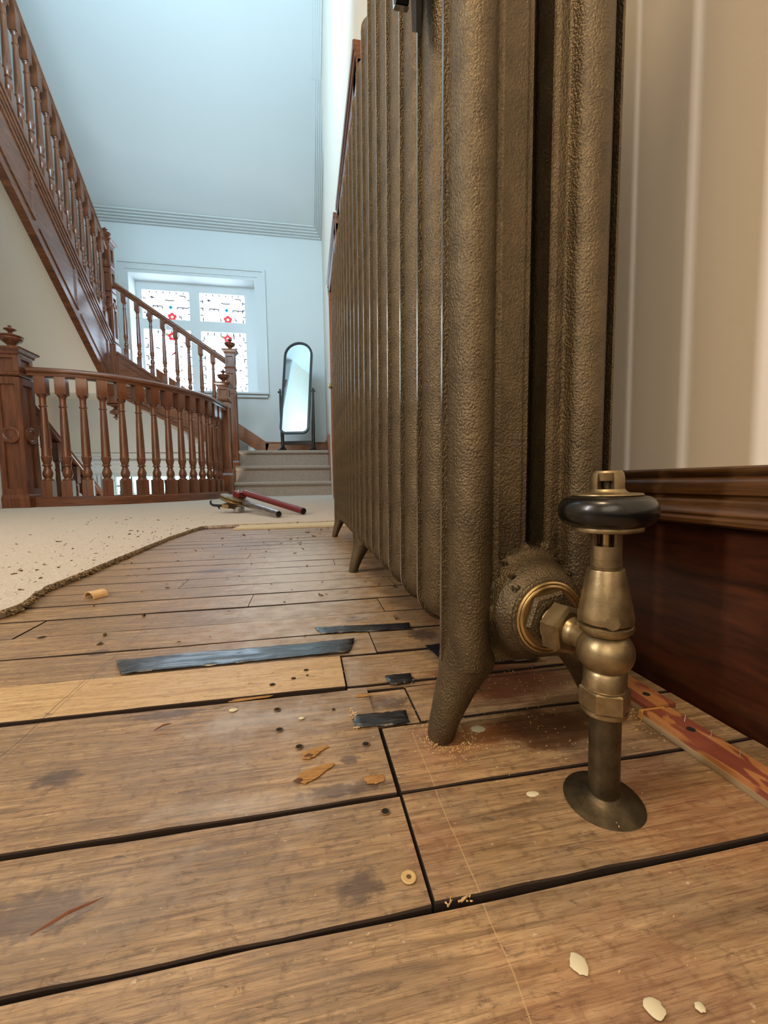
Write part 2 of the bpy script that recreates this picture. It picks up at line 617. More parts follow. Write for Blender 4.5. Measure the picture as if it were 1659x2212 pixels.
def board(x0, x1, y0, y1, m=FLOOR, dz=0.0, seg=None, jit=0.0007):
    n = seg or max(2, int((x1 - x0) / 0.018))
    n = min(n, 40)
    b = MB()
    vs, fs = [], []
    for i in range(n + 1):
        x = x0 + (x1 - x0) * i / n
        j0, j1 = random.uniform(0, jit), random.uniform(0, jit)
        wz = 0.0003 * sin(x * 23 + y0 * 90)
        c = 0.0006
        vs += [(x, y0 + j0, -0.019 + dz), (x, y0 + j0, -c + dz + wz), (x, y0 + j0 + c, dz + wz),
               (x, y1 - j1 - c, dz + wz), (x, y1 - j1, -c + dz + wz), (x, y1 - j1, -0.019 + dz)]
    for i in range(n):
        for k in range(5):
            fs.append((i * 6 + k, i * 6 + k + 1, i * 6 + 7 + k, i * 6 + 6 + k))
    fs.append((0, 1, 2, 3, 4, 5))
    fs.append(tuple(n * 6 + q for q in (5, 4, 3, 2, 1, 0)))
    b.add(vs, fs)
    o = b.build('floorboard', [m, GRIME], floor)
    for p in o.data.polygons:
        if abs(p.normal.z) < 0.85:
            p.material_index = 1
    return o


XR = 0.262
board(-1.0, XR, -0.16, -0.04)
board(-1.0, XR, -0.038, 0.0785 - 0.056)
board(-1.0, XR, 0.0235, 0.1374)
# row behind the first long gap
board(-0.62, 0.0419, 0.1385, 0.1949, dz=-0.0003)
board(0.0434, XR, 0.1388, 0.1952, dz=0.0005)
board(-0.62, 0.0412, 0.1967, 0.3085)
board(0.0436, XR, 0.1965, 0.2535, dz=0.0002)
board(0.0265, 0.0700, 0.2556, 0.3035, dz=-0.0012)
board(0.0710, XR, 0.2552, 0.3035)
board(0.0265, XR, 0.3050, 0.3120, dz=-0.0010)
board(0.0270, XR, 0.3135, 0.3700, dz=-0.0004)
board(-0.70, 0.0253, 0.3105, 0.3690, FLOORN, dz=0.0016)
board(-0.75, 0.06, 0.3710, 0.4290)
board(0.061, XR, 0.3722, 0.4270, dz=0.0003)
board(-0.80, XR, 0.4300, 0.4895, dz=0.0002)
board(-0.80, -0.312, 0.4903, 0.5505)
board(-0.310, 0.09, 0.4905, 0.5500, dz=-0.0004)
board(0.091, XR, 0.4905, 0.5500)
y = 0.5530
row = 0
xj = [(-0.08,), (0.13,), (-0.2,), (), (0.05,), (), (-0.13,), (0.12,), (), (-0.02,), (), (0.1,), (-0.2,), (), (0.03,), ()]
while y < JOINTS_END - 0.02:
    y2 = y + 0.0610
    xs = [-1.0] + list(xj[row % len(xj)]) + [XR]
    for a_, b_ in zip(xs[:-1], xs[1:]):
        board(a_ + 0.0005, b_ - 0.0005, y, y2 - (0.0019, 0.0009, 0.0007, 0.0021, 0.0008)[row % 5], seg=10, dz=random.uniform(-0.0002, 0.0002))
    y = y2
    row += 1
JY = y

# carpet beyond the boards, on its own subfloor
RAILC = [(-1.985, 3.52), (-1.72, 3.56), (-1.49, 3.66), (-1.285, 3.845), (-1.07, 4.135), (-0.94, 4.45), (-0.88, 4.90)]
curve = catmull([(p[0], p[1], 0) for p in RAILC], 12)
edge = [(-2.0, 0.42), (-0.80, 0.44), (-0.50, 0.52), (-0.395, 0.552), (-0.371, 0.569), (-0.366, 0.60), (-0.384, 0.66), (-0.392, 0.703), (-0.390, 0.802), (-0.394, 0.989), (-0.396, 1.282),
        (-0.382, 1.50), (-0.371, 1.582), (-0.271, 1.596), (0.097, 1.622), (0.30, 1.63)]
ed2 = []
for (ax_, ay_), (bx_, by_) in zip(edge[:-1], edge[1:]):
    n_ = max(1, int(sqrt((ax_ - bx_) ** 2 + (ay_ - by_) ** 2) / 0.012))
    for k in range(n_):
        t = k / n_
        ed2.append((ax_ + (bx_ - ax_) * t + random.uniform(-.0015, .0015), ay_ + (by_ - ay_) * t + random.uniform(-.0015, .0015)))
ed2.append(edge[-1])
outer = [(0.30, 4.99), (-0.80, 4.99), (-0.86, 4.95)] + [(p.x, p.y) for p in reversed(curve)] + [(-2.10, 3.46), (-2.13, 3.44), (-2.13, 0.42)]
cp_ = MB().prism(ed2 + outer, 0.0005, 0.0105)
carpet = tag(cp_.build('hall_carpet', CARPET), 'pale beige fitted carpet rolled back from the bare boards with a ragged cut edge', 'carpet')
sub = MB().prism([(-2.15, JY + 0.001), (0.30, JY + 0.001), (0.30, 4.98), (-0.82, 4.98)] + [(p.x + 0.02, p.y - 0.02) for p in reversed(curve)] + [(-2.15, 3.44)], -0.28, -0.0005)
sb_ = sub.build('subfloor', MAHOGX, floor)
# fringe on the cut edge
fr = MB()
for (ax_, ay_), (bx_, by_) in zip(ed2[:-1], ed2[1:]):
    if ax_ < -0.62:
        continue
    dens = 9 if ay_ < 1.0 else 4
    for k in range(dens):
        t = random.random()
        p = Vector((ax_ + (bx_ - ax_) * t, ay_ + (by_ - ay_) * t, random.uniform(0.001, 0.010)))
        d = Vector((by_ - ay_, -(bx_ - ax_), 0)).normalized()
        ln = random.uniform(0.002, 0.008 if ay_ > 0.62 else 0.013)
        q = p + d * ln * 0.6 + Vector((random.uniform(-1, 1), random.uniform(-1, 1), random.uniform(-0.7, 0.5))) * ln * 0.6
        q.z = max(q.z, 0.001)
        mid = (p + q) / 2 + Vector((0, 0, random.uniform(-0.001, 0.003)))
        fr.tube([p, mid, q], random.uniform(0.0005, 0.0012), 4)
tag(fr.build('frayed_edge', FRINGE, carpet), None, None, None, 'stuff')
ul = MB().prism([(-0.255, 1.486), (-0.20, 1.492), (-0.10, 1.489), (0.02, 1.493), (0.30, 1.49), (0.30, 1.66), (-0.24, 1.64)], 0.0006, 0.0065)
tag(ul.build('carpet_underlay', UNDER), 'pale yellow strip of underlay showing between carpet edge and boards', 'underlay')

# walls
wr = MB().box(WX, WX + 0.12, -1.6, 4.98, -3.0, 6.4)
wr.box(WXF, WX + 0.12, 4.98, FARY + 0.5, -3.0, 6.4)
struct(wr.build('wall_right', PLAST_W))
# near part of the hall wall colour continues to the stairwell; far wall has the window openings
wf = MB()
O0, O1, OZ0, OZ1 = -2.46, -0.70, 1.565, 3.25     # upper opening
L0, L1, LZ0, LZ1 = -2.92, -1.16, -1.30, 0.36     # lower opening
Y0, Y1 = FARY, FARY + 0.42
wf.box(LX - 0.1, WX + 0.12, Y0, Y1, OZ1, 6.4)
wf.box(LX - 0.1, O0, Y0, Y1, OZ0, OZ1)
wf.box(O1, WX + 0.12, Y0, Y1, OZ0, OZ1)
wf.box(LX - 0.1, WX + 0.12, Y0, Y1, LZ1, OZ0)
wf.box(LX - 0.1, L0, Y0, Y1, LZ0, LZ1)
wf.box(L1, WX + 0.12, Y0, Y1, LZ0, LZ1)
wf.box(LX - 0.1, WX + 0.12, Y0, Y1, -3.0, LZ0)
struct(wf.build('wall_far', PLAST_B))
struct(MB().box(LX - 0.12, LX, 3.44, FARY + 0.4, -3.0, 6.4).build('wall_left', PLAST_W))
struct(MB().box(-3.55, -2.155, 3.30, 3.44, -3.0, 6.4).build('wall_left_return', PLAST_B))
struct(MB().box(-2.27, -2.155, -1.6, 3.30, -0.3, 6.4).build('wall_left_hall', PLAST_W))
struct(MB().box(-2.27, WX + 0.12, -1.72, -1.6, -0.3, 2.9).build('wall_near', PLAST_W))
struct(MB().box(LX - 0.1, WX + 0.1, 3.44, FARY + 0.4, -3.1, -3.0).build('floor_lower', MAHOGX))
struct(MB().box(-2.27, WX + 0.12, -1.6, 1.75, 2.72, 2.92).build('ceiling_hall', PLAST_W))
struct(MB().box(-3.6, WX + 0.12, 1.63, 1.75, 2.92, 6.4).build('wall_upper', PLAST_B))

# raking ceiling of the stairwell
SL = 0.395
CZ0 = 3.93


def cz(y):
    return CZ0 + SL * (FARY - y)


cl = MB()
cl.add([(LX - .1, FARY + .3, cz(FARY + .3)), (WX + .1, FARY + .3, cz(FARY + .3)), (WX + .1, 1.7, cz(1.7)), (LX - .1, 1.7, cz(1.7)),
        (LX - .1, FARY + .3, cz(FARY + .3) + .1), (WX + .1, FARY + .3, cz(FARY + .3) + .1), (WX + .1, 1.7, cz(1.7) + .1), (LX - .1, 1.7, cz(1.7) + .1)],
       [(0, 1, 2, 3), (4, 7, 6, 5), (0, 4, 5, 1), (1, 5, 6, 2), (2, 6, 7, 3), (3, 7, 4, 0)])
struct(cl.build('ceiling', PLAST_C))
bead = [(-0.014, 0.004), (0.014, 0.004), (0.014, -0.012), (0.007, -0.022), (-0.007, -0.022), (-0.014, -0.012)]
k_ = 0
for dy in (0.03, 0.075, 0.12, 0.165, 0.21):
    yy = FARY - dy
    m_ = MB()
    m_.plumb = False
    m_.sweep([(LX, yy, cz(yy)), (WXF - (dy * 0.55), yy, cz(yy)), (WXF - dy * 0.55, 4.99, cz(4.99)), (WXF - .046 - dy * .5, 4.97, cz(4.97)), (WXF - .046 - dy * 0.5, 1.8, cz(1.8))], [(a, b * .6) for a, b in bead])
    k_ += 1
    struct(m_.build('trim_%d' % k_, PLAST_C))

# skirting on the right wall: dark board, cove and cap mouldings as separate lengths
sk = struct(MB().box(0.272, WX + 0.001, -1.0, 1.70, -0.0185, 0.135).build('baseboard_right', SKIRT))
mo = MB()
prof = [(0.0, 0.166), (0.030, 0.1665), (0.033, 0.1645), (0.033, 0.1625), (0.029, 0.160), (0.034, 0.158), (0.0415, 0.1525), (0.041, 0.148), (0.036, 0.1465), (0.036, 0.1455), (0.040, 0.1445),
        (0.043, 0.142), (0.0455, 0.1385), (0.051, 0.1365), (0.0525, 0.135), (0.0515, 0.1335), (0.053, 0.1325), (0.056, 0.1315), (0.056, 0.129), (0.050, 0.1272), (0.0, 0.127)]
vs, fs = [], []
for yy in (-1.0, 1.70):
    vs += [(WX + 0.001 - a * .62, yy, b) for a, b in prof]
n_ = len(prof)
fs = [(i, i + 1, n_ + i + 1, n_ + i) for i in range(n_ - 1)] + [tuple(range(n_)), tuple(reversed(range(n_, 2 * n_)))]
mo.add(vs, fs)
mo.build('cap_moulding', SKIRTM, sk, smooth=50)

# gripper rods beside the skirting
gr = thing('gripper_rod', 'red stained gripper rod with pins on the boards under the dark skirting', 'gripper rod')
MB().box(0.2135, 0.2340, 0.02, 0.2255, 0.0038, 0.0070).build('rod_top', STRIP, gr)
MB().box(0.2130, 0.2340, 0.02, 0.2255, 0.0004, 0.0040).build('plywood_core', PLY, gr)
gr2 = thing('gripper_rod', 'short red gripper rod behind the pipe with one nail hole', 'gripper rod')
MB().box(0.2200, 0.2420, 0.2290, 0.60, 0.0038, 0.0070).build('rod_top', STRIP, gr2)
MB().box(0.2195, 0.2420, 0.2290, 0.60, 0.0004, 0.0040).build('plywood_core', PLY, gr2)
for (x_, y_, g_) in ((0.2250, 0.2020, gr), (0.2320, 0.2430, gr2), (0.2250, 0.09, gr), (0.2310, 0.40, gr2)):
    MB().lathe([(0.0024, 0.0), (0.0024, 0.0003)], Tm(x_, y_, 0.0071), 14).build('nail_hole', DARK, g_)
for (x_, y_) in ((0.2290, 0.2100), (0.2290, 0.1930), (0.2285, 0.1760), (0.2290, 0.1590), (0.2280, 0.1440)):
    p_ = Vector((x_, y_, 0.0066))
    MB().tube([p_, p_ + Vector((0.0012, 0.0006, 0.0042))], [0.0003, 0.0001], 6).build('pin', STEEL, gr)
MB().box(0.2128, 0.2320, 0.2257, 0.2288, 0.0005, 0.0060).build('broken_end', CREAMD, gr)

# door casings on the right wall beyond the radiator
for i_, (a_, b_, zt) in enumerate(((1.74, 2.72, 1.885), (2.94, 3.90, 1.97))):
    d_ = MB()
    d_.box(0.275, WX + .002, a_ + 0.10, b_ - 0.10, 0.012, zt - 0.14)
    dd = struct(d_.build('door_%d' % (i_ + 1), MAHOG))
    cs = MB()
    for y0_, y1_ in ((a_, a_ + 0.11), (b_ - 0.11, b_)):
        cs.box(0.240, WX + .001, y0_, y1_, 0.011, zt - 0.05, bev=0.006)
    cs.build('jamb_casing', ORANGE, dd)
    hd = MB()
    hd.box(0.240, WX + .001, a_, b_, zt - 0.13, zt, bev=0.005)
    hd.box(0.228, WX + .001, a_ + 0.004, b_ + 0.02, zt - 0.02, zt + 0.02, bev=0.004)
    hd.box(0.234, WX + .001, a_ + 0.002, b_ + 0.01, zt - 0.05, zt - 0.02, bev=0.003)
    hd.build('head_casing', MAHOGX, dd)
    MB().lathe([(0.0, 0), (0.018, 0.002), (0.008, 0.015), (0.022, 0.03), (0.026, 0.045), (0.016, 0.06), (0.0, 0.064)], axisM((0.275, b_ - 0.2, 1.0), (-1, 0, 0)), 16).build('door_knob', BRASS, dd)

# ------------------------------------------------------------------ windows
def leading(m, x0, x1, z0, z1, y):
    w = x1 - x0
    h = z1 - z0
    lw = 0.0075

    def seg(a, b, c, d, t=lw):
        A = Vector((x0 + a * w, y, z0 + b * h)); B = Vector((x0 + c * w, y, z0 + d * h))
        dr = (B - A)
        nn = Vector((-dr.z, 0, dr.x)).normalized() * t
        m.add([A + nn, B + nn, B - nn, A - nn, A + nn + Vector((0, -.004, 0)), B + nn + Vector((0, -.004, 0)), B - nn + Vector((0, -.004, 0)), A - nn + Vector((0, -.004, 0))],
              [(0, 1, 2, 3), (7, 6, 5, 4), (0, 4, 5, 1), (1, 5, 6, 2), (2, 6, 7, 3), (3, 7, 4, 0)])
    return seg


def rose(parent, x, z, y, r, reds=True):
    for k in range(5):
        a = 2 * pi * k / 5 + 0.3
        c = Vector((x + cos(a) * r * 0.62, y, z + sin(a) * r * 0.62))
        MB().lathe([(r * 0.46, 0), (r * 0.46, 0.003)], axisM(c, (0, -1, 0)), 10).build('petal', GRED, parent)
    MB().lathe([(r * 1.02, 0), (r * 1.02, 0.002), (r * 0.92, 0.002), (r * 0.92, 0)], axisM((x, y, z), (0, -1, 0)), 18, cap=False).build('lead_ring', LEAD, parent)
    MB().lathe([(r * 0.3, 0), (r * 0.3, 0.004)], axisM((x, y - .001, z), (0, -1, 0)), 10).build('rose_heart', GLASS, parent)


def window(n, x0, x1, xm, z0, z1, lights, yg, glass, casing, sill, upper):
    fr = MB()
    fx0, fx1 = x0, x1
    # frame filled round the lights
    xs = sorted({l[0] for l in lights} | {l[1] for l in lights})
    rows = sorted({(l[2], l[3]) for l in lights})
    yy0, yy1 = yg - 0.05, yg + 0.03
    colx = sorted({(l[0], l[1]) for l in lights})
    fr.box(fx0, colx[0][0], yy0, yy1, z0, z1)
    fr.box(colx[0][1], colx[1][0], yy0, yy1, z0, z1)
    fr.box(colx[1][1], fx1, yy0, yy1, z0, z1)
    for c0, c1 in colx:
        zs = [z0]
        for r0, r1 in rows:
            zs += [r0, r1]
        zs.append(z1)
        for k in range(0, len(zs), 2):
            if zs[k + 1] - zs[k] > 0.002:
                fr.box(c0, c1, yy0, yy1, zs[k], zs[k + 1])
    w = struct(fr.build('window_%d' % n, WHITE))
    ld = MB()
    for li, (a, b, c, d) in enumerate(lights):
        MB().box(a, b, yg, yg + 0.006, c, d).build('pane', glass, w)
        seg = leading(ld, a, b, c, d, yg - 0.002)
        nx, nz = 6, max(3, int((d - c) / 0.15))
        # border strips and their little crossings
        for t in range(1, nx + 1):
            X = t / (nx + 1)
            seg(X, 0.0, X, 0.05); seg(X, 0.95, X, 1.0)
        for t in range(1, nz + 1):
            Z = t / (nz + 1)
            seg(0.0, Z, 0.055, Z); seg(0.945, Z, 1.0, Z)
        for q in (0.055, 0.945):
            for t in range(nz):
                if random.random() < 0.55:
                    Z = (t + random.random() * 0.3) / nz
                    seg(q, Z, q, Z + 0.4 / nz)
        if d - c < 0.6 and upper:
            seg(0.46, 0.72, 0.56, 0.70); seg(0.56, 0.70, 0.66, 0.71)
            seg(0.20, 0.50, 0.40, 0.49); seg(0.20, 0.50, 0.20, 0.43); seg(0.40, 0.49, 0.40, 0.41); seg(0.30, 0.495, 0.30, 0.44)
            seg(0.72, 0.48, 0.96, 0.46); seg(0.72, 0.48, 0.72, 0.40); seg(0.84, 0.47, 0.84, 0.41)
            seg(0.14, 0.80, 0.24, 0.78); seg(0.19, 0.84, 0.19, 0.74)
            seg(0.78, 0.9, 0.90, 0.88); seg(0.90, 0.88, 0.90, 0.82)
            xr, zr = a + 0.60 * (b - a), c + 0.13 * (d - c)
            rose(w, xr, zr, yg - 0.004, 0.062)
            MB().lathe([(0.028, 0), (0.028, 0.003)], axisM((xr - 0.015, yg - 0.003, c + 0.47 * (d - c)), (0, -1, 0)), 12).build('blue_roundel', GBLUE, w)
            MB().lathe([(0.010, 0), (0.010, 0.005)], axisM((xr - 0.015, yg - 0.004, c + 0.47 * (d - c)), (0, -1, 0)), 8).build('lead_boss', LEAD, w)
            seg(0.77, 0.10, 0.76, 0.20); seg(0.80, 0.06, 0.79, 0.16); seg(0.45, 0.05, 0.43, 0.17)
        elif upper:
            xr, zr = a + 0.58 * (b - a), d - 0.085
            rose(w, xr, zr, yg - 0.004, 0.062)
            MB().prism([(-0.05, 0.0), (0.0, 0.02), (0.03, -0.01), (0.0, -0.03)], 0, 0.003, axisM((xr - 0.07, yg - 0.003, zr + 0.03), (0, -1, 0))).build('leaf', GGRN, w)
            seg(0.22, 0.72, 0.30, 0.70); seg(0.74, 0.75, 0.80, 0.74); seg(0.72, 0.98, 0.72, 0.90); seg(0.82, 0.82, 0.88, 0.79)
            if li == 0:
                pz = d - 0.34
                for s_ in (-1, 1):
                    seg(0.60, (pz - c) / (d - c), 0.60 + 0.05 * s_, (pz - c) / (d - c) + 0.03 * s_)
                MB().prism([(-0.035, -0.02), (0.0, 0.03), (0.02, 0.0), (0.04, 0.03), (0.045, -0.02), (0.0, -0.01)], 0, 0.003, axisM((xr + 0.03, yg - 0.003, pz), (0, -1, 0))).build('bud', GRED, w)
            for t in range(7):
                X, Z = random.uniform(.66, .93), random.uniform(.08, .7)
                seg(X, Z, X + random.uniform(-.03, .03), Z + random.uniform(.01, .03))
        else:
            for t in range(1, 6):
                seg(0.12, t / 6, 0.88, t / 6, 0.0025)
            for t in range(5):
                seg(0.12 + t * .19, 0.05, 0.12 + t * .19, 0.95, 0.0025)
            for t in range(4):
                seg(0.12 + t * .19, 0.833, 0.31 + t * .19, 0.667, 0.002)
            MB().box(a + .2, a + .42, yg - .003, yg - .001, c + 0.745 * (d - c), c + 0.765 * (d - c)).build('amber_glass', GYEL, w)
    ld.build('leading', LEAD, w)
    # reveal edge + architrave
    ca = MB()
    cw = casing
    for k, (o_, p_) in enumerate(((0.0, 0.018), (0.045, 0.030), (0.125, 0.052))):
        wd_ = (0.05, 0.085, 0.04)[k]
        a0, a1 = o_, o_ + wd_
        ca.box(x0 - a1, x0 - a0, FARY - p_, FARY + .002, z0, z1 + a1)
        ca.box(x1 + a0, x1 + a1, FARY - p_, FARY + .002, z0, z1 + a1)
        ca.box(x0 - a0, x1 + a0, FARY - p_, FARY + .002, z1 + a0, z1 + a1)
    ca.build('window_casing', WHITE, w)
    if sill:
        MB().box(x0 - .17, x1 + .17, FARY - .09, FARY + .30, z0 - .03, z0 + 0.002, bev=.006).build('window_sill', WHITE, w)
        MB().box(x0 - .15, x1 + .15, FARY - .05, FARY + .002, z0 - .075, z0 - .03, bev=.006).build('sill_apron', WHITE, w)
    return w


window(1, O0, O1, -1.63, OZ0, OZ1, [(-2.38, -1.708, 1.63, 2.55), (-1.557, -0.885, 1.63, 2.55), (-2.38, -1.708, 2.705, 3.13), (-1.557, -0.885, 2.705, 3.13)],
       7.10, GLASS, 0.16, True, True)
window(2, L0, L1, -2.07, LZ0, LZ1, [(-2.86, -2.14, -1.24, 0.295), (-2.02, -1.30, -1.24, 0.295)], 7.0, GLASSL, 0.16, False, False)
# picture rail of the lower hall
struct(MB().box(LX, WX, FARY - 0.03, FARY + 0.001, 0.60, 0.64, bev=0.008).build('trim_6', PLAST_B))

# ------------------------------------------------------------------ staircase
BAL = [(0.0, 0.137, 'sq')]


def baluster_mesh(h, blockw, top_extra=0.0, bot_extra=0.0):
    hw = blockw / 2
    m = MB()
    m.lathe([(hw, -bot_extra), (hw, 0.135 * h), (hw * .93, 0.138 * h)], None, 4, True)
    pr_ = [(1.0, .138), (1.02, .143), (1.0, .148), (.72, .152), (.68, .158), (.86, .172), (.97, .190), (.94, .208), (.70, .235), (.58, .250), (.60, .258), (.86, .262), (.88, .268),
           (.86, .273), (.66, .277), (.76, .290), (.92, .312), (.97, .328), (1.0, .332), (1.0, .339), (.90, .343), (.88, .36), (.82, .50), (.70, .66), (.60, .752), (.76, .757),
           (.78, .763), (.76, .768), (.60, .772), (.60, .82), (.66, .838), (.86, .846), (.94, .851), (.94, .857), (.80, .860)]
    m.lathe([(hw * r, h * t) for r, t in pr_], None, 16)
    m.lathe([(hw * .93, .859 * h), (hw, .863 * h), (hw, h + top_extra)], None, 4, True)
    return m.mesh('baluster', MAHOG, 40)


def handrail(path, s=1.0, m=MAHOGX):
    prof = [(-.020, .0), (.020, .0), (.034, .006), (.036, .016), (.030, .021), (.030, .026), (.040, .033), (.043, .045), (.038, .058), (.022, .068), (0, .071),
            (-.022, .068), (-.038, .058), (-.043, .045), (-.040, .033), (-.030, .026), (-.030, .021), (-.036, .016), (-.034, .006)]
    b = MB()
    b.sweep(path, [(a * s, c * s) for a, c in prof])
    return b


def finial(m, x, y, z, s=1.0, flip=False):
    pr_ = [(.050, 0), (.052, .006), (.030, .012), (.022, .018), (.024, .026), (.045, .044), (.066, .060), (.070, .070), (.066, .078), (.074, .083), (.076, .088), (.070, .092), (.035, .103),
           (.016, .110), (.012, .118), (.018, .124), (.036, .134), (.038, .139), (.024, .146), (.010, .150), (.009, .156), (.013, .160), (.010, .166), (.002, .170)]
    q = [(r * s, t * s) for r, t in pr_]
    if flip:
        m.lathe([(r, -t) for r, t in q], Tm(x, y, z), 20)
    else:
        m.lathe(q, Tm(x, y, z), 20)


def newel(label, x, y, w, z0, zt, collar=None, round_z=None, base_h=0.11, fin=1.0, pendant=None, zones=None):
    """square newel: shaft core, raised stiles and rails, collar, cap, finial"""
    t = thing('newel_post', label, 'newel post', 'newel posts of the staircase', (x, y, 0))
    h = w / 2
    MB().box(-h + .015, h - .015, -h + .015, h - .015, z0, zt - .05).build('shaft', MAHOG, t)
    collar = collar or zt - 0.20
    rails = [z0 + base_h, z0 + base_h + .05] if base_h else [z0, z0 + .05]
    fr_ = MB()
    zones = zones or [(z0 + base_h, collar - .02), (collar + .015, zt - .045)]
    for (a, b) in zones:
        ew = w * 0.22
        for sx in (-1, 1):
            for sy in (-1, 1):
                x0_, x1_ = sorted((sx * h, sx * (h - ew)))
                y0_, y1_ = sorted((sy * h, sy * (h - ew)))
                fr_.box(x0_, x1_, y0_, y1_, a, b, bev=0.003)
        rh = min(.05, (b - a) * .22)
        for (c, d) in ((a, a + rh), (b - rh, b)):
            fr_.box(-h + ew * .9, h - ew * .9, -h, h, c, d)
            fr_.box(-h, h, -h + ew * .9, h - ew * .9, c, d)
        if round_z and a < round_z < b:
            fr_.box(-h + ew * .9, h - ew * .9, -h + .003, h - .003, round_z - .05, round_z + .05)
            fr_.box(-h + .003, h - .003, -h + ew * .9, h - ew * .9, round_z - .05, round_z + .05)
    fr_.build('panel_frame', MAHOG, t)
    if round_z:
        for d in ((0, -1, 0), (1, 0, 0), (0, 1, 0), (-1, 0, 0)):
            c = Vector((d[0] * (h - .004), d[1] * (h - .004), round_z))
            MB().lathe([(w * .36, 0), (w * .36, .010), (w * .31, .013), (w * .22, .010), (w * .20, .006), (w * .14, .006), (0.001, .010)], axisM(c, d), 22).build('roundel', MAHOG, t, 40)
    if base_h:
        MB().lathe([(h + .012, z0), (h + .012, z0 + base_h - .02), (h + .004, z0 + base_h), (h, z0 + base_h + .006)], None, 4, True).build('base_block', MAHOG, t)
    MB().lathe([(h, collar - .014), (h + .010, collar - .008), (h + .014, collar), (h + .006, collar + .010), (h, collar + .014)], None, 4, True).build('collar', MAHOG, t)
    MB().lathe([(h, zt - .052), (h + .008, zt - .046), (h + .012, zt - .030), (h + .030, zt - .014), (h + .034, zt - .004), (h + .030, zt), (h * .5, zt + .012)], None, 4, True).build('cap', MAHOG, t)
    f_ = MB()
    finial(f_, 0, 0, zt + .008, fin)
    f_.build('finial', MAHOG, t, 40)
    if pendant is not None:
        p_ = MB()
        p_.lathe([(h + .012, z0 + .01), (h + .012, z0 - .01), (h, z0 - .018)], None, 4, True)
        q_ = MB()
        finial(q_, 0, 0, z0 - .018, pendant, True)
        p_.build('pendant_block', MAHOG, t)
        q_.build('pendant_drop', MAHOG, t, 40)
    return t


# landing balustrade on the curve
lb = thing('landing_balustrade', 'curved mahogany balustrade along the landing edge between the two low newel posts', 'balustrade')
rail_z = 0.968
handrail([(p.x, p.y, rail_z) for p in curve], 1.0).build('handrail', MAHOGX, lb, 50)
br = MB()
br.sweep([(p.x, p.y, 0.0) for p in curve], [(-.045, .0106), (.045, .0106), (.045, .070), (.035, .078), (.035, .084), (-.035, .084), (-.035, .078), (-.045, .070)])
br.build('bottom_rail', MAHOGX, lb)
ac = [0.0]
for a_, b_ in zip(curve[:-1], curve[1:]):
    ac.append(ac[-1] + (b_ - a_).length)


def at_len(s):
    for i in range(len(ac) - 1):
        if ac[i + 1] >= s:
            t = (s - ac[i]) / (ac[i + 1] - ac[i])
            return curve[i].lerp(curve[i + 1], t), (curve[i + 1] - curve[i])
    return curve[-1], curve[-1] - curve[-2]


bm_land = baluster_mesh(rail_z - 0.084, 0.070, 0.004, 0.0)
for k in range(14):
    p, t = at_len(0.075 + 0.1255 * k)
    mref(bm_land, 'baluster', lb, Tm(p.x, p.y, 0.084) @ Matrix.Rotation(atan2(t.y, t.x), 4, 'Z'))

newel('big panelled newel post with turned urn finial at the left end of the curved balustrade', -2.072, 3.505, 0.165, 0.0, 1.15, collar=0.965, round_z=0.535, base_h=0.10, fin=1.0,
      zones=[(0.10, 0.945), (0.980, 1.105)])
newel('low newel post closing the far right end of the curved balustrade', -0.882, 4.965, 0.118, 0.0, 1.285, collar=1.09, round_z=None, base_h=0.28, fin=0.88)
newel('tall newel post at the foot of the upper flight, in front of the stained glass', -0.895, 5.56, 0.115, 0.0, 1.825, collar=1.60, base_h=0.45, fin=0.88,
      zones=[(0.45, 1.34), (1.36, 1.585), (1.615, 1.78)])
newel('highest newel post with a turned pendant drop, where the flights meet on the left', -2.235, 5.56, 0.115, 1.13, 3.02, collar=2.72, round_z=2.28, base_h=0.70, fin=0.88, pendant=0.95,
      zones=[(1.86, 2.42), (2.44, 2.70), (2.735, 2.97)])

# first three carpeted steps up to the landing
st = thing('lower_step_flight', 'three carpeted steps rising to the landing where the mirror stands', 'stairs')
SX0, SX1 = -0.835, 0.288
tops = [(4.97, 0.180), (5.245, 0.376), (5.53, 0.585)]
zprev = 0.0105
for i_, (ys, zt) in enumerate(tops):
    ye = 5.60 if i_ < 2 else 5.70
    b = MB()
    pts = [(ys + .012, zprev - .01)]
    pts += [(ys + .012, zt - .055)]
    for k in range(9):
        a = -pi / 2 - pi * k / 8
        pts.append((ys + .006 + .024 * cos(a) * 1.0, zt - .024 + .024 * sin(a)))
    pts += [(ye, zt), (ye, zprev - .01)]
    n_ = len(pts)
    vs = [(SX0, p[0], p[1]) for p in pts] + [(SX1, p[0], p[1]) for p in pts]
    fs = [tuple(range(n_)), tuple(reversed(range(n_, 2 * n_)))] + [(i, (i + 1) % n_, n_ + (i + 1) % n_, n_ + i) for i in range(n_)]
    b.add(vs, fs)
    b.build('step', CARPETS, st, 40)
    zprev = zt
MB().box(-0.84, SX1 + .02, 5.60, FARY - .003, 0.34, 0.585).build('quarter_landing', CARPETS, st)
# wall strings and far skirting
ws = MB()
ws.prism([(4.985, 0.011), (5.75, 0.50), (5.75, 0.80), (5.60, 0.80), (4.985, 0.34)], SX1, WXF - .001, Matrix(((0, 0, 1, 0), (1, 0, 0, 0), (0, 1, 0, 0), (0, 0, 0, 1))))
ws.build('wall_string', ORANGE, st)
fs_ = MB()
fs_.box(-0.62, WXF - .001, FARY - .025, FARY + .001, .586, .79, bev=.004)
fs_.box(-0.62, WXF - .001, FARY - .035, FARY + .001, .79, .812, bev=.006)
fs_.box(SX1 + .02, WXF - .001, 5.70, FARY - .02, .586, .80)
struct(fs_.build('baseboard_far', ORANGE))
MY = Matrix(((1, 0, 0, 0), (0, 0, 1, 0), (0, 1, 0, 0), (0, 0, 0, 1)))      # prism in x,z extruded along y

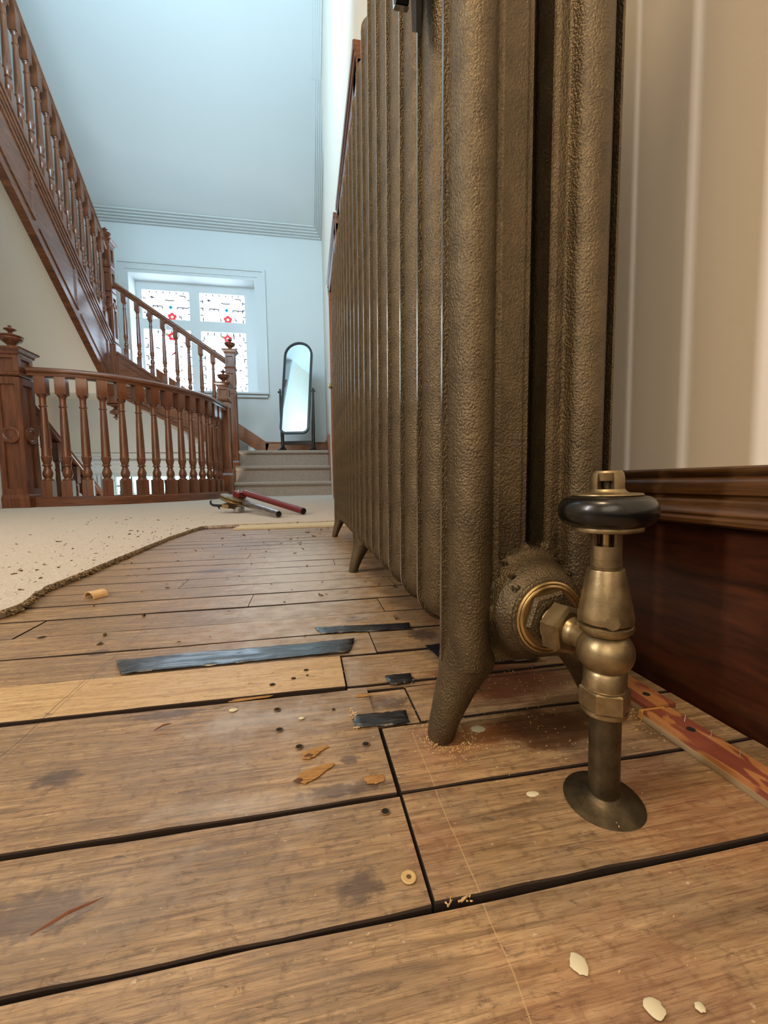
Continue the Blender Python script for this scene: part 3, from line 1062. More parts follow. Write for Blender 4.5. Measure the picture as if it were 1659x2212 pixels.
# second flight: rises to the left in front of the window
f2 = thing('window_flight', 'flight of carpeted stairs rising leftwards below the stained glass window', 'stairs')


def zb_top(x): return 1.735 - 0.69 * (x + 2.18)
def zb_bot(x): return 1.245 - 0.565 * (x + 2.18)


s2 = MB()
s2.prism([(-2.18, zb_bot(-2.18)), (-0.95, zb_bot(-.95)), (-0.95, zb_top(-.95)), (-2.18, zb_top(-2.18))], 5.535, 5.575, MY)
s2.build('outer_string', MAHOGX, f2)
for k, (a_, b_) in enumerate(((-2.13, -1.83), (-1.77, -1.47), (-1.41, -1.11))):
    q = MB()
    for (u0, u1, lo, hi) in ((a_, b_, .07, .10), (a_, b_, .86, .89)):
        q.prism([(u0, zb_bot(u0) + lo * .5), (u1, zb_bot(u1) + lo * .5), (u1, zb_bot(u1) + lo * .5 + .022), (u0, zb_bot(u0) + lo * .5 + .022)] if lo < .5 else
                [(u0, zb_top(u0) - .075), (u1, zb_top(u1) - .075), (u1, zb_top(u1) - .053), (u0, zb_top(u0) - .053)], 5.522, 5.538, MY)
    q.prism([(b_, zb_bot(b_) + .04), (b_ + .02, zb_bot(b_) + .03), (b_ + .02, zb_top(b_) - .06), (b_, zb_top(b_) - .055)], 5.522, 5.538, MY)
    q.build('string_panel', MAHOGX, f2)
q = MB()
q.prism([(-2.18, zb_top(-2.18)), (-.95, zb_top(-.95)), (-.95, zb_top(-.95) + .028), (-2.18, zb_top(-2.18) + .028)], 5.515, 5.595, MY)
q.prism([(-2.18, zb_bot(-2.18) - .02), (-.95, zb_bot(-.95) - .02), (-.95, zb_bot(-.95) + .02), (-2.18, zb_bot(-2.18) + .02)], 5.520, 5.590, MY)
q.build('string_capping', MAHOGX, f2)
handrail([(-2.185, 5.555, 2.500), (-0.965, 5.555, 1.660)], 0.95).build('handrail', MAHOGX, f2, 50)
bmB = baluster_mesh(0.745, 0.052, 0.03, 0.03)
for k in range(8):
    x_ = -2.072 + 0.1385 * k
    mref(bmB, 'baluster', f2, Tm(x_, 5.555, zb_top(x_) + .03))
for k in range(5):
    x1_ = -0.90 - k * 0.256
    zt = 0.585 + (k + 1) * 0.176
    b = MB()
    b.box(max(x1_ - 0.30, -2.175), x1_ + .02, 5.575, FARY - .002, zt - 0.22, zt, bev=.012)
    b.build('step', CARPETS, f2)
MB().prism([(-2.18, zb_bot(-2.18) + .02), (-.90, zb_bot(-.90) + .02), (-.90, zb_bot(-.90) + .06), (-2.18, zb_bot(-2.18) + .06)], 5.575, FARY, MY).build('soffit', PLAST_W, f2)
wsb = MB()
wsb.prism([(-2.18, zb_top(-2.18) - .10), (-0.62, 0.60), (-0.56, 0.79), (-0.62, 0.82), (-2.18, zb_top(-2.18) + .18)], FARY - .025, FARY - .001, MY)
wsb.build('wall_string', ORANGE, f2)

# corner landing on the left and the flight that climbs back towards the viewer
f3 = thing('upper_flight', 'upper flight climbing from the high newel towards the top left corner', 'stairs')
MB().box(LX, -2.18, 5.50, FARY, 1.41, 1.64).build('corner_landing', PLAST_W, f3)
MYZ = Matrix(((0, 0, 1, 0), (1, 0, 0, 0), (0, 1, 0, 0), (0, 0, 0, 1)))      # prism in y,z extruded along x
ST3 = 0.80


def zc_bot(y): return 1.245 + ST3 * (5.5 - y)
def zc_top(y): return 1.895 + ST3 * (5.5 - y)


YE = 3.3
s3 = MB()
s3.prism([(5.50, zc_bot(5.5)), (YE, zc_bot(YE)), (YE, zc_top(YE)), (5.50, zc_top(5.5))], -2.255, -2.215, MYZ)
s3.build('outer_string', MAHOGX, f3)
q = MB()
for lo, hi, px0, px1 in ((zc_bot, 0, -2.20, -2.26), ):
    pass


def strip3(off0, off1, x0, x1, base, y0=5.50, y1=YE):
    return MB().prism([(y0, base(y0) + off0), (y1, base(y1) + off0), (y1, base(y1) + off1), (y0, base(y0) + off1)], x0, x1, MYZ)


strip3(-.03, .035, -2.262, -2.195, zc_bot).build('lower_moulding', MAHOGX, f3)
strip3(-.01, .025, -2.275, -2.190, zc_top).build('string_capping', MAHOGX, f3)
strip3(-.06, -.03, -2.255, -2.198, zc_top).build('string_moulding', MAHOGX, f3)
strip3(-.10, -.08, -2.255, -2.204, zc_top).build('string_moulding', MAHOGX, f3)
yy = 5.44
while yy > YE + .2:
    y1_ = max(yy - 0.62, YE)
    p_ = MB()
    p_.prism([(yy - .05, zc_bot(yy - .05) + .12), (y1_ + .02, zc_bot(y1_ + .02) + .12), (y1_ + .02, zc_bot(y1_ + .02) + .145), (yy - .05, zc_bot(yy - .05) + .145)], -2.255, -2.205, MYZ)
    p_.prism([(yy - .05, zc_top(yy - .05) - .165), (y1_ + .02, zc_top(y1_ + .02) - .165), (y1_ + .02, zc_top(y1_ + .02) - .14), (yy - .05, zc_top(yy - .05) - .14)], -2.255, -2.205, MYZ)
    p_.prism([(yy - .03, zc_bot(yy - .03) + .12), (yy - .055, zc_bot(yy - .055) + .12), (yy - .055, zc_top(yy - .055) - .14), (yy - .03, zc_top(yy - .03) - .14)], -2.255, -2.202, MYZ)
    p_.build('string_panel', MAHOGX, f3)
    yy = y1_
RZ0 = 2.90
handrail([(-2.235, 5.52, RZ0), (-2.235, YE, RZ0 + .79 * (5.52 - YE))], 0.95).build('handrail', MAHOGX, f3, 50)
bmC = baluster_mesh(0.93, 0.062, 0.06, 0.06)
yy = 5.40
while yy > YE + .05:
    mref(bmC, 'baluster', f3, Tm(-2.235, yy, zc_top(yy) + .055))
    yy -= 0.128
sf = MB()
sf.prism([(5.60, zc_bot(5.5) + .03), (YE, zc_bot(YE) + .02), (YE, zc_bot(YE) + .06), (5.60, zc_bot(5.5) + .10)], LX, -2.25, MYZ)
cv = [(5.60 + .35 * sin(a), 1.41 - .0) for a in (0,)]
sf.build('soffit', PLAST_W, f3)
for k in range(8):
    y0_ = 5.50 - k * .235
    zt = 1.64 + (k + 1) * .188
    MB().box(LX, -2.25, y0_ - .27, y0_, zt - .2, zt, bev=.012).build('step', CARPETS, f3)

# flight going down behind the big newel
f4 = thing('descending_flight', 'dark stair flight with rail dropping away behind the big newel post', 'stairs')
DX = -2.085


def zd(y): return 0.790 - 0.70 * (y - 3.62)


handrail([(DX, 3.60, zd(3.60)), (DX, 6.35, zd(6.35))], 0.9).build('handrail', MAHOGX, f4, 50)
bmD = baluster_mesh(0.80, 0.055, 0.04, 0.05)
yy = 3.72
while yy < 6.3:
    mref(bmD, 'baluster', f4, Tm(DX, yy, zd(yy) - .84))
    yy += 0.135
sd = MB()
sd.prism([(3.60, zd(3.60) - .84), (6.4, zd(6.4) - .84), (6.4, zd(6.4) - 1.2), (3.60, zd(3.60) - 1.2)], DX - .02, DX + .02, MYZ)
sd.build('outer_string', MAHOGX, f4)
for k in range(12):
    y0_ = 3.62 + k * .235
    zt = -0.165 * (k + 1)
    MB().box(LX, DX - .03, y0_, y0_ + .27, zt - .2, zt, bev=.012).build('step', CARPETS, f4)

# white ribbed radiator on the lower landing
wrd = thing('wall_radiator', 'white ribbed radiator glimpsed below through the balusters by the lower window', 'radiator', None, (0, 0, 0))
for k in range(5):
    MB().box(-3.06 + k * .055, -3.06 + k * .055 + .04, FARY - .09, FARY - .02, -0.55, 0.32, bev=.008).build('fin', WHITE, wrd)
MB().box(-3.06, -2.80, FARY - .07, FARY - .04, -0.50, -0.46).build('header', WHITE, wrd)
MB().box(-3.06, -2.80, FARY - .045, FARY + .001, 0.22, 0.26).build('bracket', WHITE, wrd)

# ------------------------------------------------------------------ cheval mirror
cm = thing('cheval_mirror', 'black framed round-topped cheval mirror tilted on its stand on the landing', 'mirror', None, (-0.10, 5.86, 0.586))
yw = Matrix.Rotation(radians(-15), 4, 'Z')
tl = Matrix.Translation((0, 0, 0.82)) @ Matrix.Rotation(radians(-16), 4, 'X') @ Matrix.Translation((0, 0, -0.80))
hw_, zb_, zt_ = 0.185, 0.20, 1.53


def stad(hw, z0, z1, rb=.07):
    pts = []
    for k in range(15):
        a = pi * k / 14
        pts.append((hw * cos(a), z1 - hw + hw * sin(a)))
    for k in range(5):
        a = pi + pi / 2 * k / 4
        pts.append((-hw + rb + rb * cos(a), z0 + rb + rb * sin(a)))
    for k in range(5):
        a = 1.5 * pi + pi / 2 * k / 4
        pts.append((hw - rb + rb * cos(a), z0 + rb + rb * sin(a)))
    return pts


out_ = stad(hw_, zb_, zt_)
Mm = yw @ tl
fm = MB()
fm.sweep([Mm @ Vector((x, 0, z)) for x, z in out_], [(-.016, -.016), (.012, -.016), (.016, 0), (.012, .016), (-.016, .016)], up=(Mm.to_3x3() @ Vector((0, 1, 0))).normalized(), closed=True)
fm.build('mirror_frame', BLACKW, cm, 40)
inn = stad(hw_ - .008, zb_ + .008, zt_ - .008, .062)
MB().prism(inn, -.004, .004, Mm @ Matrix(((1, 0, 0, 0), (0, 0, 1, 0), (0, 1, 0, 0), (0, 0, 0, 1)))).build('mirror_glass', MIRROR, cm)
bk = MB()
bk.prism(inn, .005, .010, Mm @ Matrix(((1, 0, 0, 0), (0, 0, 1, 0), (0, 1, 0, 0), (0, 0, 0, 1))))
bk.build('backboard', BLACKW, cm)
for s_ in (-1, 1):
    p_ = MB()
    x_ = s_ * (hw_ + .045)
    p_.tube([yw @ Vector(q) for q in ((x_ * .93, 0, .03), (x_ * .95, 0, .3), (x_, 0, .80), (x_, 0, .86))], [.022, .024, .014, .013], 10)
    p_.build('upright', BLACKW, cm, 40)
    f_ = MB()
    f_.tube([yw @ Vector(q) for q in ((x_ * .93, -.20, .012), (x_ * .93, -.14, .018), (x_ * .93, -.05, .055), (x_ * .93, 0, .07), (x_ * .93, .05, .055), (x_ * .93, .14, .018), (x_ * .93, .20, .012))],
            [.012, .016, .024, .028, .024, .016, .012], 10)
    f_.build('foot', BLACKW, cm, 40)
    MB().tube([yw @ Vector((x_, 0, .82)), yw @ Vector((s_ * hw_, 0, .82))], .006, 8).build('pivot', BLACKW, cm)
    MB().lathe([(0.004, 0), (.014, .006), (.014, .014), (.004, .018)], axisM(yw @ Vector((x_ + s_ * .014, 0, .82)), yw @ Vector((s_, 0, 0))), 12).build('pivot_knob', BLACKW, cm)
MB().box(-hw_ - .02, hw_ + .02, -.012, .012, .10, .15, yw, bev=.004).build('stretcher', BLACKW, cm)

# ------------------------------------------------------------------ cast iron radiator
XF, XB, XC = 0.0770, 0.1890, 0.1335
ZB, ZT = 0.050, 0.752
YR0, PITCH = 0.2350, 0.0542
HUBZ = 0.083
ZBX = ZB


def smooth(a, b, t):
    t = max(0.0, min(1.0, (t - a) / (b - a)))
    return t * t * (3 - 2 * t)


def half_thick(x, z, detail, hub):
    ZB = ZBX if hub else ZBX + .006
    d = min(x - XF, XB - x)
    R = .022
    # distance to the rounded outline
    cx_ = min(max(x, XF + R), XB - R)
    if z < ZB + R and not hub:
        cz_ = ZB + R
        dd = R - sqrt((x - cx_) ** 2 + (z - cz_) ** 2) if (x < XF + R or x > XB - R) else z - ZB
        d = min(d, dd)
        if not (x < XF + R or x > XB - R): d = min(d, z - ZB)
    if z > ZT - R:
        cz_ = ZT - R
        dd = R - sqrt((x - cx_) ** 2 + (z - cz_) ** 2) if (x < XF + R or x > XB - R) else ZT - z
        d = min(d, dd)
    d = max(d, 0)
    rib, tw = .0030, .0285
    if d < rib:
        T = .0014
    elif d < tw:
        u_ = (d - rib) / (tw - rib) * 2 - 1
        T = .0208 * sqrt(max(0, 1 - u_ * u_)) ** 0.8
        T = max(T, .0016) if u_ < 0 else max(T, .0132 if (detail and x < XC and z > .09) else .0085)
    else:
        T = .0085
    dx = abs(x - XC)
    if detail:
        if x > XC:
            e = XB - x
            if e < .0115: T = min(T, .0070) if d > .0012 else .0014
            elif e < .0128: T = .0150
            elif e < .0400 and ZB + .03 < z < ZT - .03:
                u_ = (e - .0128) / .0272 * 2 - 1
                T = max(.0205 * sqrt(max(0, 1 - u_ * u_)) ** .8, .0085)
        if x < XC and .0262 < dx < .0284 and z > .088: T = max(T, .0146)            # raised seam beside the front column
        if dx < .0095: T = max(T - .0015, .004) if z > .12 else T
    if hub:
        for hz in (HUBZ, ZT - 0.035):
            rr = sqrt((x - XC + .003) ** 2 + (z - hz) ** 2)
            if rr < .0240:
                T = max(T, .0290 - .004 * smooth(.0215, .0240, rr))
            elif rr < .036:
                T = max(T, .0085 + .0165 * (1 - smooth(.0240, .036, rr)) ** 1.6)
    return T


def section_mesh(nx, nz, detail, hub, feet):
    R = .022
    ZB = ZBX if hub else ZBX + .006
    cols = [i / nx for i in range(nx + 1)]
    # rows denser near the ends
    zs = []
    for j in range(nz + 1):
        t = j / nz
        zs.append(ZB + (ZT - ZB) * (t if not detail else t))
    if detail:
        zs = sorted(set([round(ZB + .0016 * i, 5) for i in range(int(.075 / .0016))] + [round(ZB + .075 + i * .0035, 5) for i in range(int((ZT - ZB - .105) / .0035))]
                        + [round(ZT - .0016 * i, 5) for i in range(int(.031 / .0016))]))
    else:
        zs = sorted(set([round(ZB + q, 5) for q in (0, .0004, .0009, .0018, .003, .0048, .007, .010, .0135, .017, .022, .027, .033)] + [ZB + .06 + (ZT - ZB - .12) * i / 6 for i in range(7)]
                        + [round(ZT - q, 5) for q in (0, .0004, .0009, .0018, .003, .0048, .007, .010, .0135, .017, .022, .027, .033)]))
    nz = len(zs) - 1
    verts, idx = [], {}

    def outline(z):
        c = 0
        if z < ZB + R and not feet: c = ZB + R - z
        elif z > ZT - R: c = z - (ZT - R)
        e = R - sqrt(max(0, R * R - c * c))
        return XF + e, XB - e
    xs_u = []
    if detail:
        xs_u = [i / nx for i in range(nx + 1)]
    else:
        base = [0, .014, .0262, .028, .036, .055, .07, .09, .115, .15, .19, .22, .24, .25, .27, .30]
        xs_u = base + [.5] + [1 - q for q in reversed(base)]
    nx = len(xs_u) - 1
    grid = [[None] * (nx + 1) for _ in range(nz + 1)]
    for j, z in enumerate(zs):
        a, b = outline(z)
        for i, u_ in enumerate(xs_u):
            x = a + (b - a) * u_
            T = half_thick(x, z, detail, hub)
            if i in (0, nx) or j == nz or (j == 0 and not feet): T = .0014
            grid[j][i] = (x, z, T)

    def hole(j, i):
        if not detail: return False
        x = (grid[j][i][0] + grid[j][i + 1][0]) / 2
        z = (grid[j][i][1] + grid[j + 1][i][1]) / 2
        if abs(x - XC - .0005) > .0058: return False
        zc = .1240
        if z < zc: return (x - XC - .0005) ** 2 + (z - zc) ** 2 < .0058 ** 2
        return z < ZT - .075
    vs, fs = [], []
    N = (nx + 1) * (nz + 1)
    for s_ in (-1, 1):
        for j in range(nz + 1):
            for i in range(nx + 1):
                x, z, T = grid[j][i]
                vs.append((x, s_ * T, z))
    edge_ids = []
    act = [[not hole(j, i) for i in range(nx)] for j in range(nz)]
    V = lambda s, j, i: s * N + j * (nx + 1) + i
    for j in range(nz):
        for i in range(nx):
            if not act[j][i]: continue
            fs.append((V(0, j, i), V(0, j, i + 1), V(0, j + 1, i + 1), V(0, j + 1, i)))
            fs.append((V(1, j, i), V(1, j + 1, i), V(1, j + 1, i + 1), V(1, j, i + 1)))
            for (dj, di, a, b) in ((-1, 0, (j, i), (j, i + 1)), (1, 0, (j + 1, i + 1), (j + 1, i)), (0, -1, (j + 1, i), (j, i)), (0, 1, (j, i + 1), (j + 1, i + 1))):
                jj, ii = j + dj, i + di
                if not (0 <= jj < nz and 0 <= ii < nx and act[jj][ii]):
                    if not (0 <= jj < nz and 0 <= ii < nx):
                        edge_ids.append(len(fs))
                    fs.append((V(0, *a), V(1, *a), V(1, *b), V(0, *b)))
    m = MB()
    m.add(vs, fs)
    if feet:
        rows = [(.075, .0928, .0112, .0180), (.066, .0928, .0127, .0204), (.058, .0933, .0143, .0206), (.052, .0940, .0165, .0200), (.047, .0935, .0164, .0188), (.042, .0914, .0148, .0170),
                (.036, .0888, .0132, .0152), (.030, .0862, .0119, .0140), (.020, .0825, .0102, .0120), (.010, .0792, .0090, .0100), (.003, .0776, .0084, .0090), (.0008, .0773, .0076, .0082)]
        n = 24
        for side in (0, 1):
            v2, f2_ = [], []
            for z, cx0, rx, ry in rows:
                c = cx0 if side == 0 else 2 * XC - cx0
                for k in range(n):
                    a = 2 * pi * k / n
                    v2.append((c + rx * cos(a), ry * sin(a), z))
            for i in range(len(rows) - 1):
                for k in range(n):
                    k2 = (k + 1) % n
                    f2_.append((i * n + k, i * n + k2, (i + 1) * n + k2, (i + 1) * n + k))
            f2_.append(tuple(range((len(rows) - 1) * n, len(rows) * n)))
            f2_.append(tuple(reversed(range(n))))
            m.add(v2, f2_)
    me = m.mesh('radiator_section', [CAST, CASTE], 62)
    for q in edge_ids:
        me.polygons[q].material_index = 1
        me.polygons[q].use_smooth = False
    return me


rad = thing('column_radiator', 'long bronze painted cast iron column radiator standing on splayed feet along the right wall', 'radiator')
m_end = section_mesh(112, 10, True, True, True)
m_mid = section_mesh(26, 10, False, False, False)
m_foot = section_mesh(26, 10, False, True, True)
NS = 19
for k in range(NS):
    me = m_end if k == 0 else (m_foot if k in (9, 18) else m_mid)
    mref(me, 'radiator_section', rad, Tm(0, YR0 + PITCH * k, 0))
rad.rotation_euler = (0, radians(0.55), 0)
rad.location = (0, 0, 0.0013)
# hubs joining the sections
for hz in (HUBZ, ZT - 0.035):
    MB().tube([(XC, YR0 + .01, hz), (XC, YR0 + PITCH * (NS - 1), hz)], .017, 14).build('connecting_hub', CAST, rad)

# cast figures on the end section


MB().prism([(.1060, .3180), (.1085, .3165), (.1135, .3080), (.1140, .2970), (.1090, .2870), (.1060, .2850)], YR0 - .0105, YR0 - .0070, Matrix(((1, 0, 0, 0), (0, 0, 1, 0), (0, 1, 0, 0), (0, 0, 0, 1)))).build('cast_tab', CAST, rad)


def lettering(txt, x, z, size):
    # separate raised figures running down the face turned to the viewer, each seated on the casting
    for k, chr_ in enumerate(txt):
        zc = z - size * 0.98 * k
        if chr_ == ' ':
            continue
        cu = bpy.data.curves.new('cast_figure', 'FONT')
        cu.body = chr_
        cu.size = size * 1.15
        cu.extrude = 0.0007
        cu.offset = 0.00012
        cu.resolution_u = 2
        tmp = bpy.data.objects.new('cast_figure', cu)
        COL.objects.link(tmp)
        me = bpy.data.meshes.new_from_object(tmp.evaluated_get(bpy.context.evaluated_depsgraph_get()))
        bpy.data.objects.remove(tmp)
        me.materials.clear()
        me.materials.append(CAST)
        o = bpy.data.objects.new('cast_figure', me)
        COL.objects.link(o)
        o.parent = rad
        t = max(half_thick(x + a, zc - b, True, True) for a in (.001, .003) for b in (0, .003))
        o.matrix_local = Matrix.Translation((x, YR0 - t + .0001, zc)) @ Matrix(((0, 1, 0, 0), (0, 0, -1, 0), (-1, 0, 0, 0), (0, 0, 0, 1)))


lettering('1 1OFS2', XC - .0235, 0.1340, .0056)
lettering('NIWPG', XC + .0125, 0.1275, .0052)

# bushing, brass ring and reducing nut on the end hub (axis along -y)
HX = XC - .0030
bush = MB().lathe([(.0222, 0), (.0222, .0022), (.0212, .0030), (.0206, .0030)], axisM((HX, YR0 - .0275, HUBZ), (0, -1, 0)), 40)
bush.build('hub_rim', CAST, rad, 40)
MB().lathe([(.0204, 0), (.0204, .0028), (.0196, .0036), (.0188, .0032), (.0188, .0028), (.0182, .0034), (.0172, .0036), (.0168, .0028)], axisM((HX, YR0 - .0285, HUBZ), (0, -1, 0)), 40).build('brass_washer', BRASS, rad, 40)
mh = MB()
Mh = axisM((HX, YR0 - .0290, HUBZ), (0, -1, 0)) @ Matrix.Rotation(radians(12), 4, 'Z')
mh.lathe([(.0165, 0), (.0165, .0012)], Mh, 40)
mh.lathe([(.0160, .001), (.0164, .0040), (.0150, .0062), (.0118, .0064)], Mh, 6)
mh.lathe([(.0118, .0045), (.0118, .0072), (.0100, .0072), (.0095, .0050)], Mh, 30)
mh.build('reducing_bush', CAST, rad, 30)

# wall stay near the top of the radiator
wsy = thing('wall_stay', 'black clamp with a chrome rim at the front of the radiator, top of the photo', 'bracket')
MXY = Matrix(((0, 0, 1, 0), (0, 1, 0, 0), (1, 0, 0, 0), (0, 0, 0, 1)))
MB().prism([(.474, .2800), (.470, .2840), (.473, .2885), (.54, .2960), (.54, .2790)], .0660, .0745, MXY).build('clamp_plate', BLACKM, wsy)
MB().prism([(.473, .2885), (.469, .2840), (.472, .2905), (.54, .2990), (.54, .2960)], .0655, .0750, MXY).build('chrome_edge', CHROME, wsy)
MB().prism([(.436, .2660), (.446, .2760), (.54, .2860), (.54, .2660)], .0745, .0775, MXY).build('slot_shade', DARK, wsy)  # dark wedge put in for the shaded slot behind the clamp
st2 = thing('wall_stay', 'brass wall stay behind the radiator, its cup just showing against the cream wall', 'bracket')
MB().tube([(0.110, 0.371, .575), (WX + .001, 0.371, .575)], .0030, 10).build('stay_rod', STEEL, st2)
MB().lathe([(.005, 0), (.009, .004), (.012, .014), (.015, .020)], axisM((WX - .019, 0.371, .575), (1, 0, 0)), 20).build('wall_cup', ANT, st2, 40)

# ------------------------------------------------------------------ valve and pipe
AX, AY = 0.1400, 0.1705
pv = thing('radiator_valve', 'antique brass valve with black wooden wheel head screwed into the radiator end', 'valve', None, (AX, AY, 0))
HEXR = Matrix.Rotation(radians(-27), 4, 'Z')
MB().lathe([(.0060, .1588), (.0068, .1624), (.0062, .1634), (0.0, .1634)], None, 30, cap=False).build('spindle_top', ANT, pv, 40)
cap_ = MB()
# cap with an open slot on two sides: an arc shell
cp_prof = [(.0074, .1545), (.0074, .1600), (.0069, .1624), (.0058, .1632), (.0040, .1633), (.0040, .1545)]


def arc_shell(prof, a0, a1, n=20):
    vs, fs = [], []
    m_ = len(prof)
    for k in range(n + 1):
        a = a0 + (a1 - a0) * k / n
        for r, z in prof:
            vs.append((r * cos(a), r * sin(a), z))
    for k in range(n):
        for i in range(m_):
            i2 = (i + 1) % m_
            fs.append((k * m_ + i, (k + 1) * m_ + i, (k + 1) * m_ + i2, k * m_ + i2))
    fs.append(tuple(range(m_)))
    fs.append(tuple(reversed(range(n * m_, (n + 1) * m_))))
    return vs, fs


vd = atan2(-AY, -AX) + radians(-4)     # towards the viewer
cap_.add(*arc_shell(cp_prof, vd + .48, vd + pi - .48))
cap_.add(*arc_shell(cp_prof, vd + pi + .48, vd + 2 * pi - .48))
cap_.lathe([(.0145, .1518), (.0150, .1523), (.0148, .1528), (.0095, .1531), (.0080, .1540), (.0074, .1550), (.0, .1550)], None, 40, cap=False)
cap_.build('slotted_cap', ANT, pv, 35)
MB().lathe([(.0030, .1545), (.0030, .1585), (0, .1588)], None, 16, cap=False).build('spindle_stub', ANTD, pv, 40)
whl = [(.0100, .1520)]
for k in range(17):
    a = pi / 2 - pi * k / 16
    whl.append((.0140 + .0072 * cos(a) ** 0.8, .1449 + .0070 * sin(a)))
whl.append((.0100, .1378))
MB().lathe(whl, None, 56).build('wheel_head', BLKP, pv, 50)
MB().lathe([(.0100, .1380), (.0150, .1378), (.0154, .1368), (.0152, .1357), (.0120, .1350), (.0066, .1348)], None, 44).build('lower_disc', ANT, pv, 40)
nk = MB()
nkp = [(.0067, .1190), (.0067, .1285), (.0050, .1285), (.0050, .1190)]
nk.lathe(nkp + [nkp[0]], None, 40, cap=False)
nk2 = [(.0067, .1283), (.0067, .1352), (.0050, .1352), (.0050, .1283)]
nk.add(*arc_shell(nk2, vd + .78, vd + pi - .78))
nk.add(*arc_shell(nk2, vd + pi + .78, vd + 2 * pi - .78))
nk.build('neck', ANT, pv, 40)
MB().lathe([(.0024, .125), (.0024, .136)], None, 14).build('spindle', BRASS, pv, 40)
th = [(.0062, .1163)]
for k in range(5):
    z_ = .1168 + k * .0010
    th += [(.0068, z_), (.0068, z_ + .0005), (.0064, z_ + .00065), (.0064, z_ + .0009)]
th += [(.0068, .1222), (.0062, .1224)]
MB().lathe(th, None, 36).build('screw_thread', ANT, pv, 60)
MB().lathe([(.0070, .1176), (.0079, .1174), (.0082, .1166), (.0113, .1005), (.0121, .0955), (.0123, .0938), (.0121, .0924), (.0108, .0918)], None, 44).build('bonnet', ANT, pv, 35)
hx_ = MB()
for k in range(2):
    a = vd + (.32 if k == 0 else pi)
    d = Vector((cos(a), sin(a), .12))
    hx_.lathe([(.0032, 0), (.0032, .0006)], axisM(Vector((cos(a) * .0116, sin(a) * .0116, .0945)), d), 8)
hx_.build('bonnet_flat', ANT, pv)
bd = [(.0108, .0916), (.0121, .0908), (.0123, .0892), (.0118, .0880), (.0106, .0874), (.0103, .0866)]
for k in range(19):
    a = radians(52) - radians(102) * k / 18
    bd.append((.0128 * cos(a) ** .9, .0772 + .0114 * sin(a)))
bd += [(.0096, .0672), (.0096, .0600), (.0100, .0597), (.0090, .0592)]
MB().lathe(bd, None, 48).build('valve_body', ANT, pv, 40)
nt = MB()
Mn = HEXR
nt.lathe([(.0105, .0594), (.0114, .0586), (.0114, .0498), (.0105, .0490)], Mn, 6)
nt.lathe([(.0102, .0596), (.0102, .0600), (.0092, .0598)], None, 30)
nt.build('lower_nut', ANT, pv, 25)
MB().lathe([(.0103, .0494), (.0103, .0474), (.0096, .0466), (.0074, .0464)], None, 40).build('nut_collar', ANT, pv, 40)
# side branch, union nut and tail to the radiator
by = YR0 - .0350 - AY
MB().lathe([(.0078, .0070), (.0070, .0120), (.0066, .0150), (.0068, .0175), (.0086, .0195), (.0090, .0210)], axisM((0, 0, HUBZ - .0030), (-.26, 1, .02)), 32).build('side_branch', ANT, pv, 40)
un = MB()
Mu = axisM((-.0048, .0180, HUBZ - .0026), (-.26, 1, .02)) @ Matrix.Rotation(radians(20), 4, 'Z')
un.lathe([(.0112, .0), (.0136, .0012), (.0138, .0098), (.0120, .0112)], Mu, 6)
un.lathe([(.0100, .0104), (.0104, .0120), (.0082, .0124)], Mu, 32)
un.build('union_nut', ANT, pv, 25)
MB().tube([(-.0062, .024, HUBZ - .003), (HX - AX, by + .004, HUBZ)], .0074, 20).build('tail_pipe', ANTD, pv, 40)

pv.rotation_euler = (0, radians(-0.8), 0)
pp = thing('floor_pipe', 'antique brass pipe sleeve rising from a round floor plate to the radiator valve', 'pipe', None, (AX, AY, 0))
MB().lathe([(.0071, .0008), (.0071, .0480)], None, 36).build('pipe_sleeve', ANTD, pp, 40)
MB().lathe([(.0180, .0008), (.0184, .0013), (.0183, .0017), (.0150, .0028), (.0100, .0044), (.0086, .0053), (.0078, .0062), (.0072, .0064)], Matrix.Rotation(radians(4), 4, 'X'), 56).build('floor_plate', ANTD, pp, 40)

# ------------------------------------------------------------------ tapes on the floor


def tape(label, quad, nx, ny, amp, top=0.0022):
    """crumpled strip; quad = near-left, near-right, far-right, far-left"""
    A, B, C, D = [Vector((p[0], p[1], 0)) for p in quad]
    vs, fs = [], []
    for s_ in (0, 1):
        for i in range(nx + 1):
            for j in range(ny + 1):
                u_, v_ = i / nx, j / ny
                p = (A * (1 - u_) + B * u_) * (1 - v_) + (D * (1 - u_) + C * u_) * v_
                e = (1 if j in (0, ny) or i in (0, nx) else 0)
                if e: p += Vector((random.uniform(-.0008, .0008), random.uniform(-.0006, .0006), 0))
                z = top - (0.0005 if e else 0) + amp * (sin(u_ * 9 + v_ * 5) * .5 + sin(v_ * 14 + u_ * 2) * .5 + random.uniform(-.3, .3))
                vs.append((p.x, p.y, z - (0.0 if s_ == 0 else 0.0004)))
    N = (nx + 1) * (ny + 1)
    V = lambda s, i, j: s * N + i * (ny + 1) + j
    for i in range(nx):
        for j in range(ny):
            fs.append((V(0, i, j), V(0, i + 1, j), V(0, i + 1, j + 1), V(0, i, j + 1)))
            fs.append((V(1, i, j), V(1, i, j + 1), V(1, i + 1, j + 1), V(1, i + 1, j)))
    for i in range(nx):
        for j in (0, ny):
            fs.append((V(0, i, j), V(0, i + 1, j), V(1, i + 1, j), V(1, i, j)))
    for j in range(ny):
        for i in (0, nx):
            fs.append((V(0, i, j), V(0, i, j + 1), V(1, i, j + 1), V(1, i, j)))
    return tag(MB().add(vs, fs).build('black_tape', TAPE, None, 60), label, 'tape')


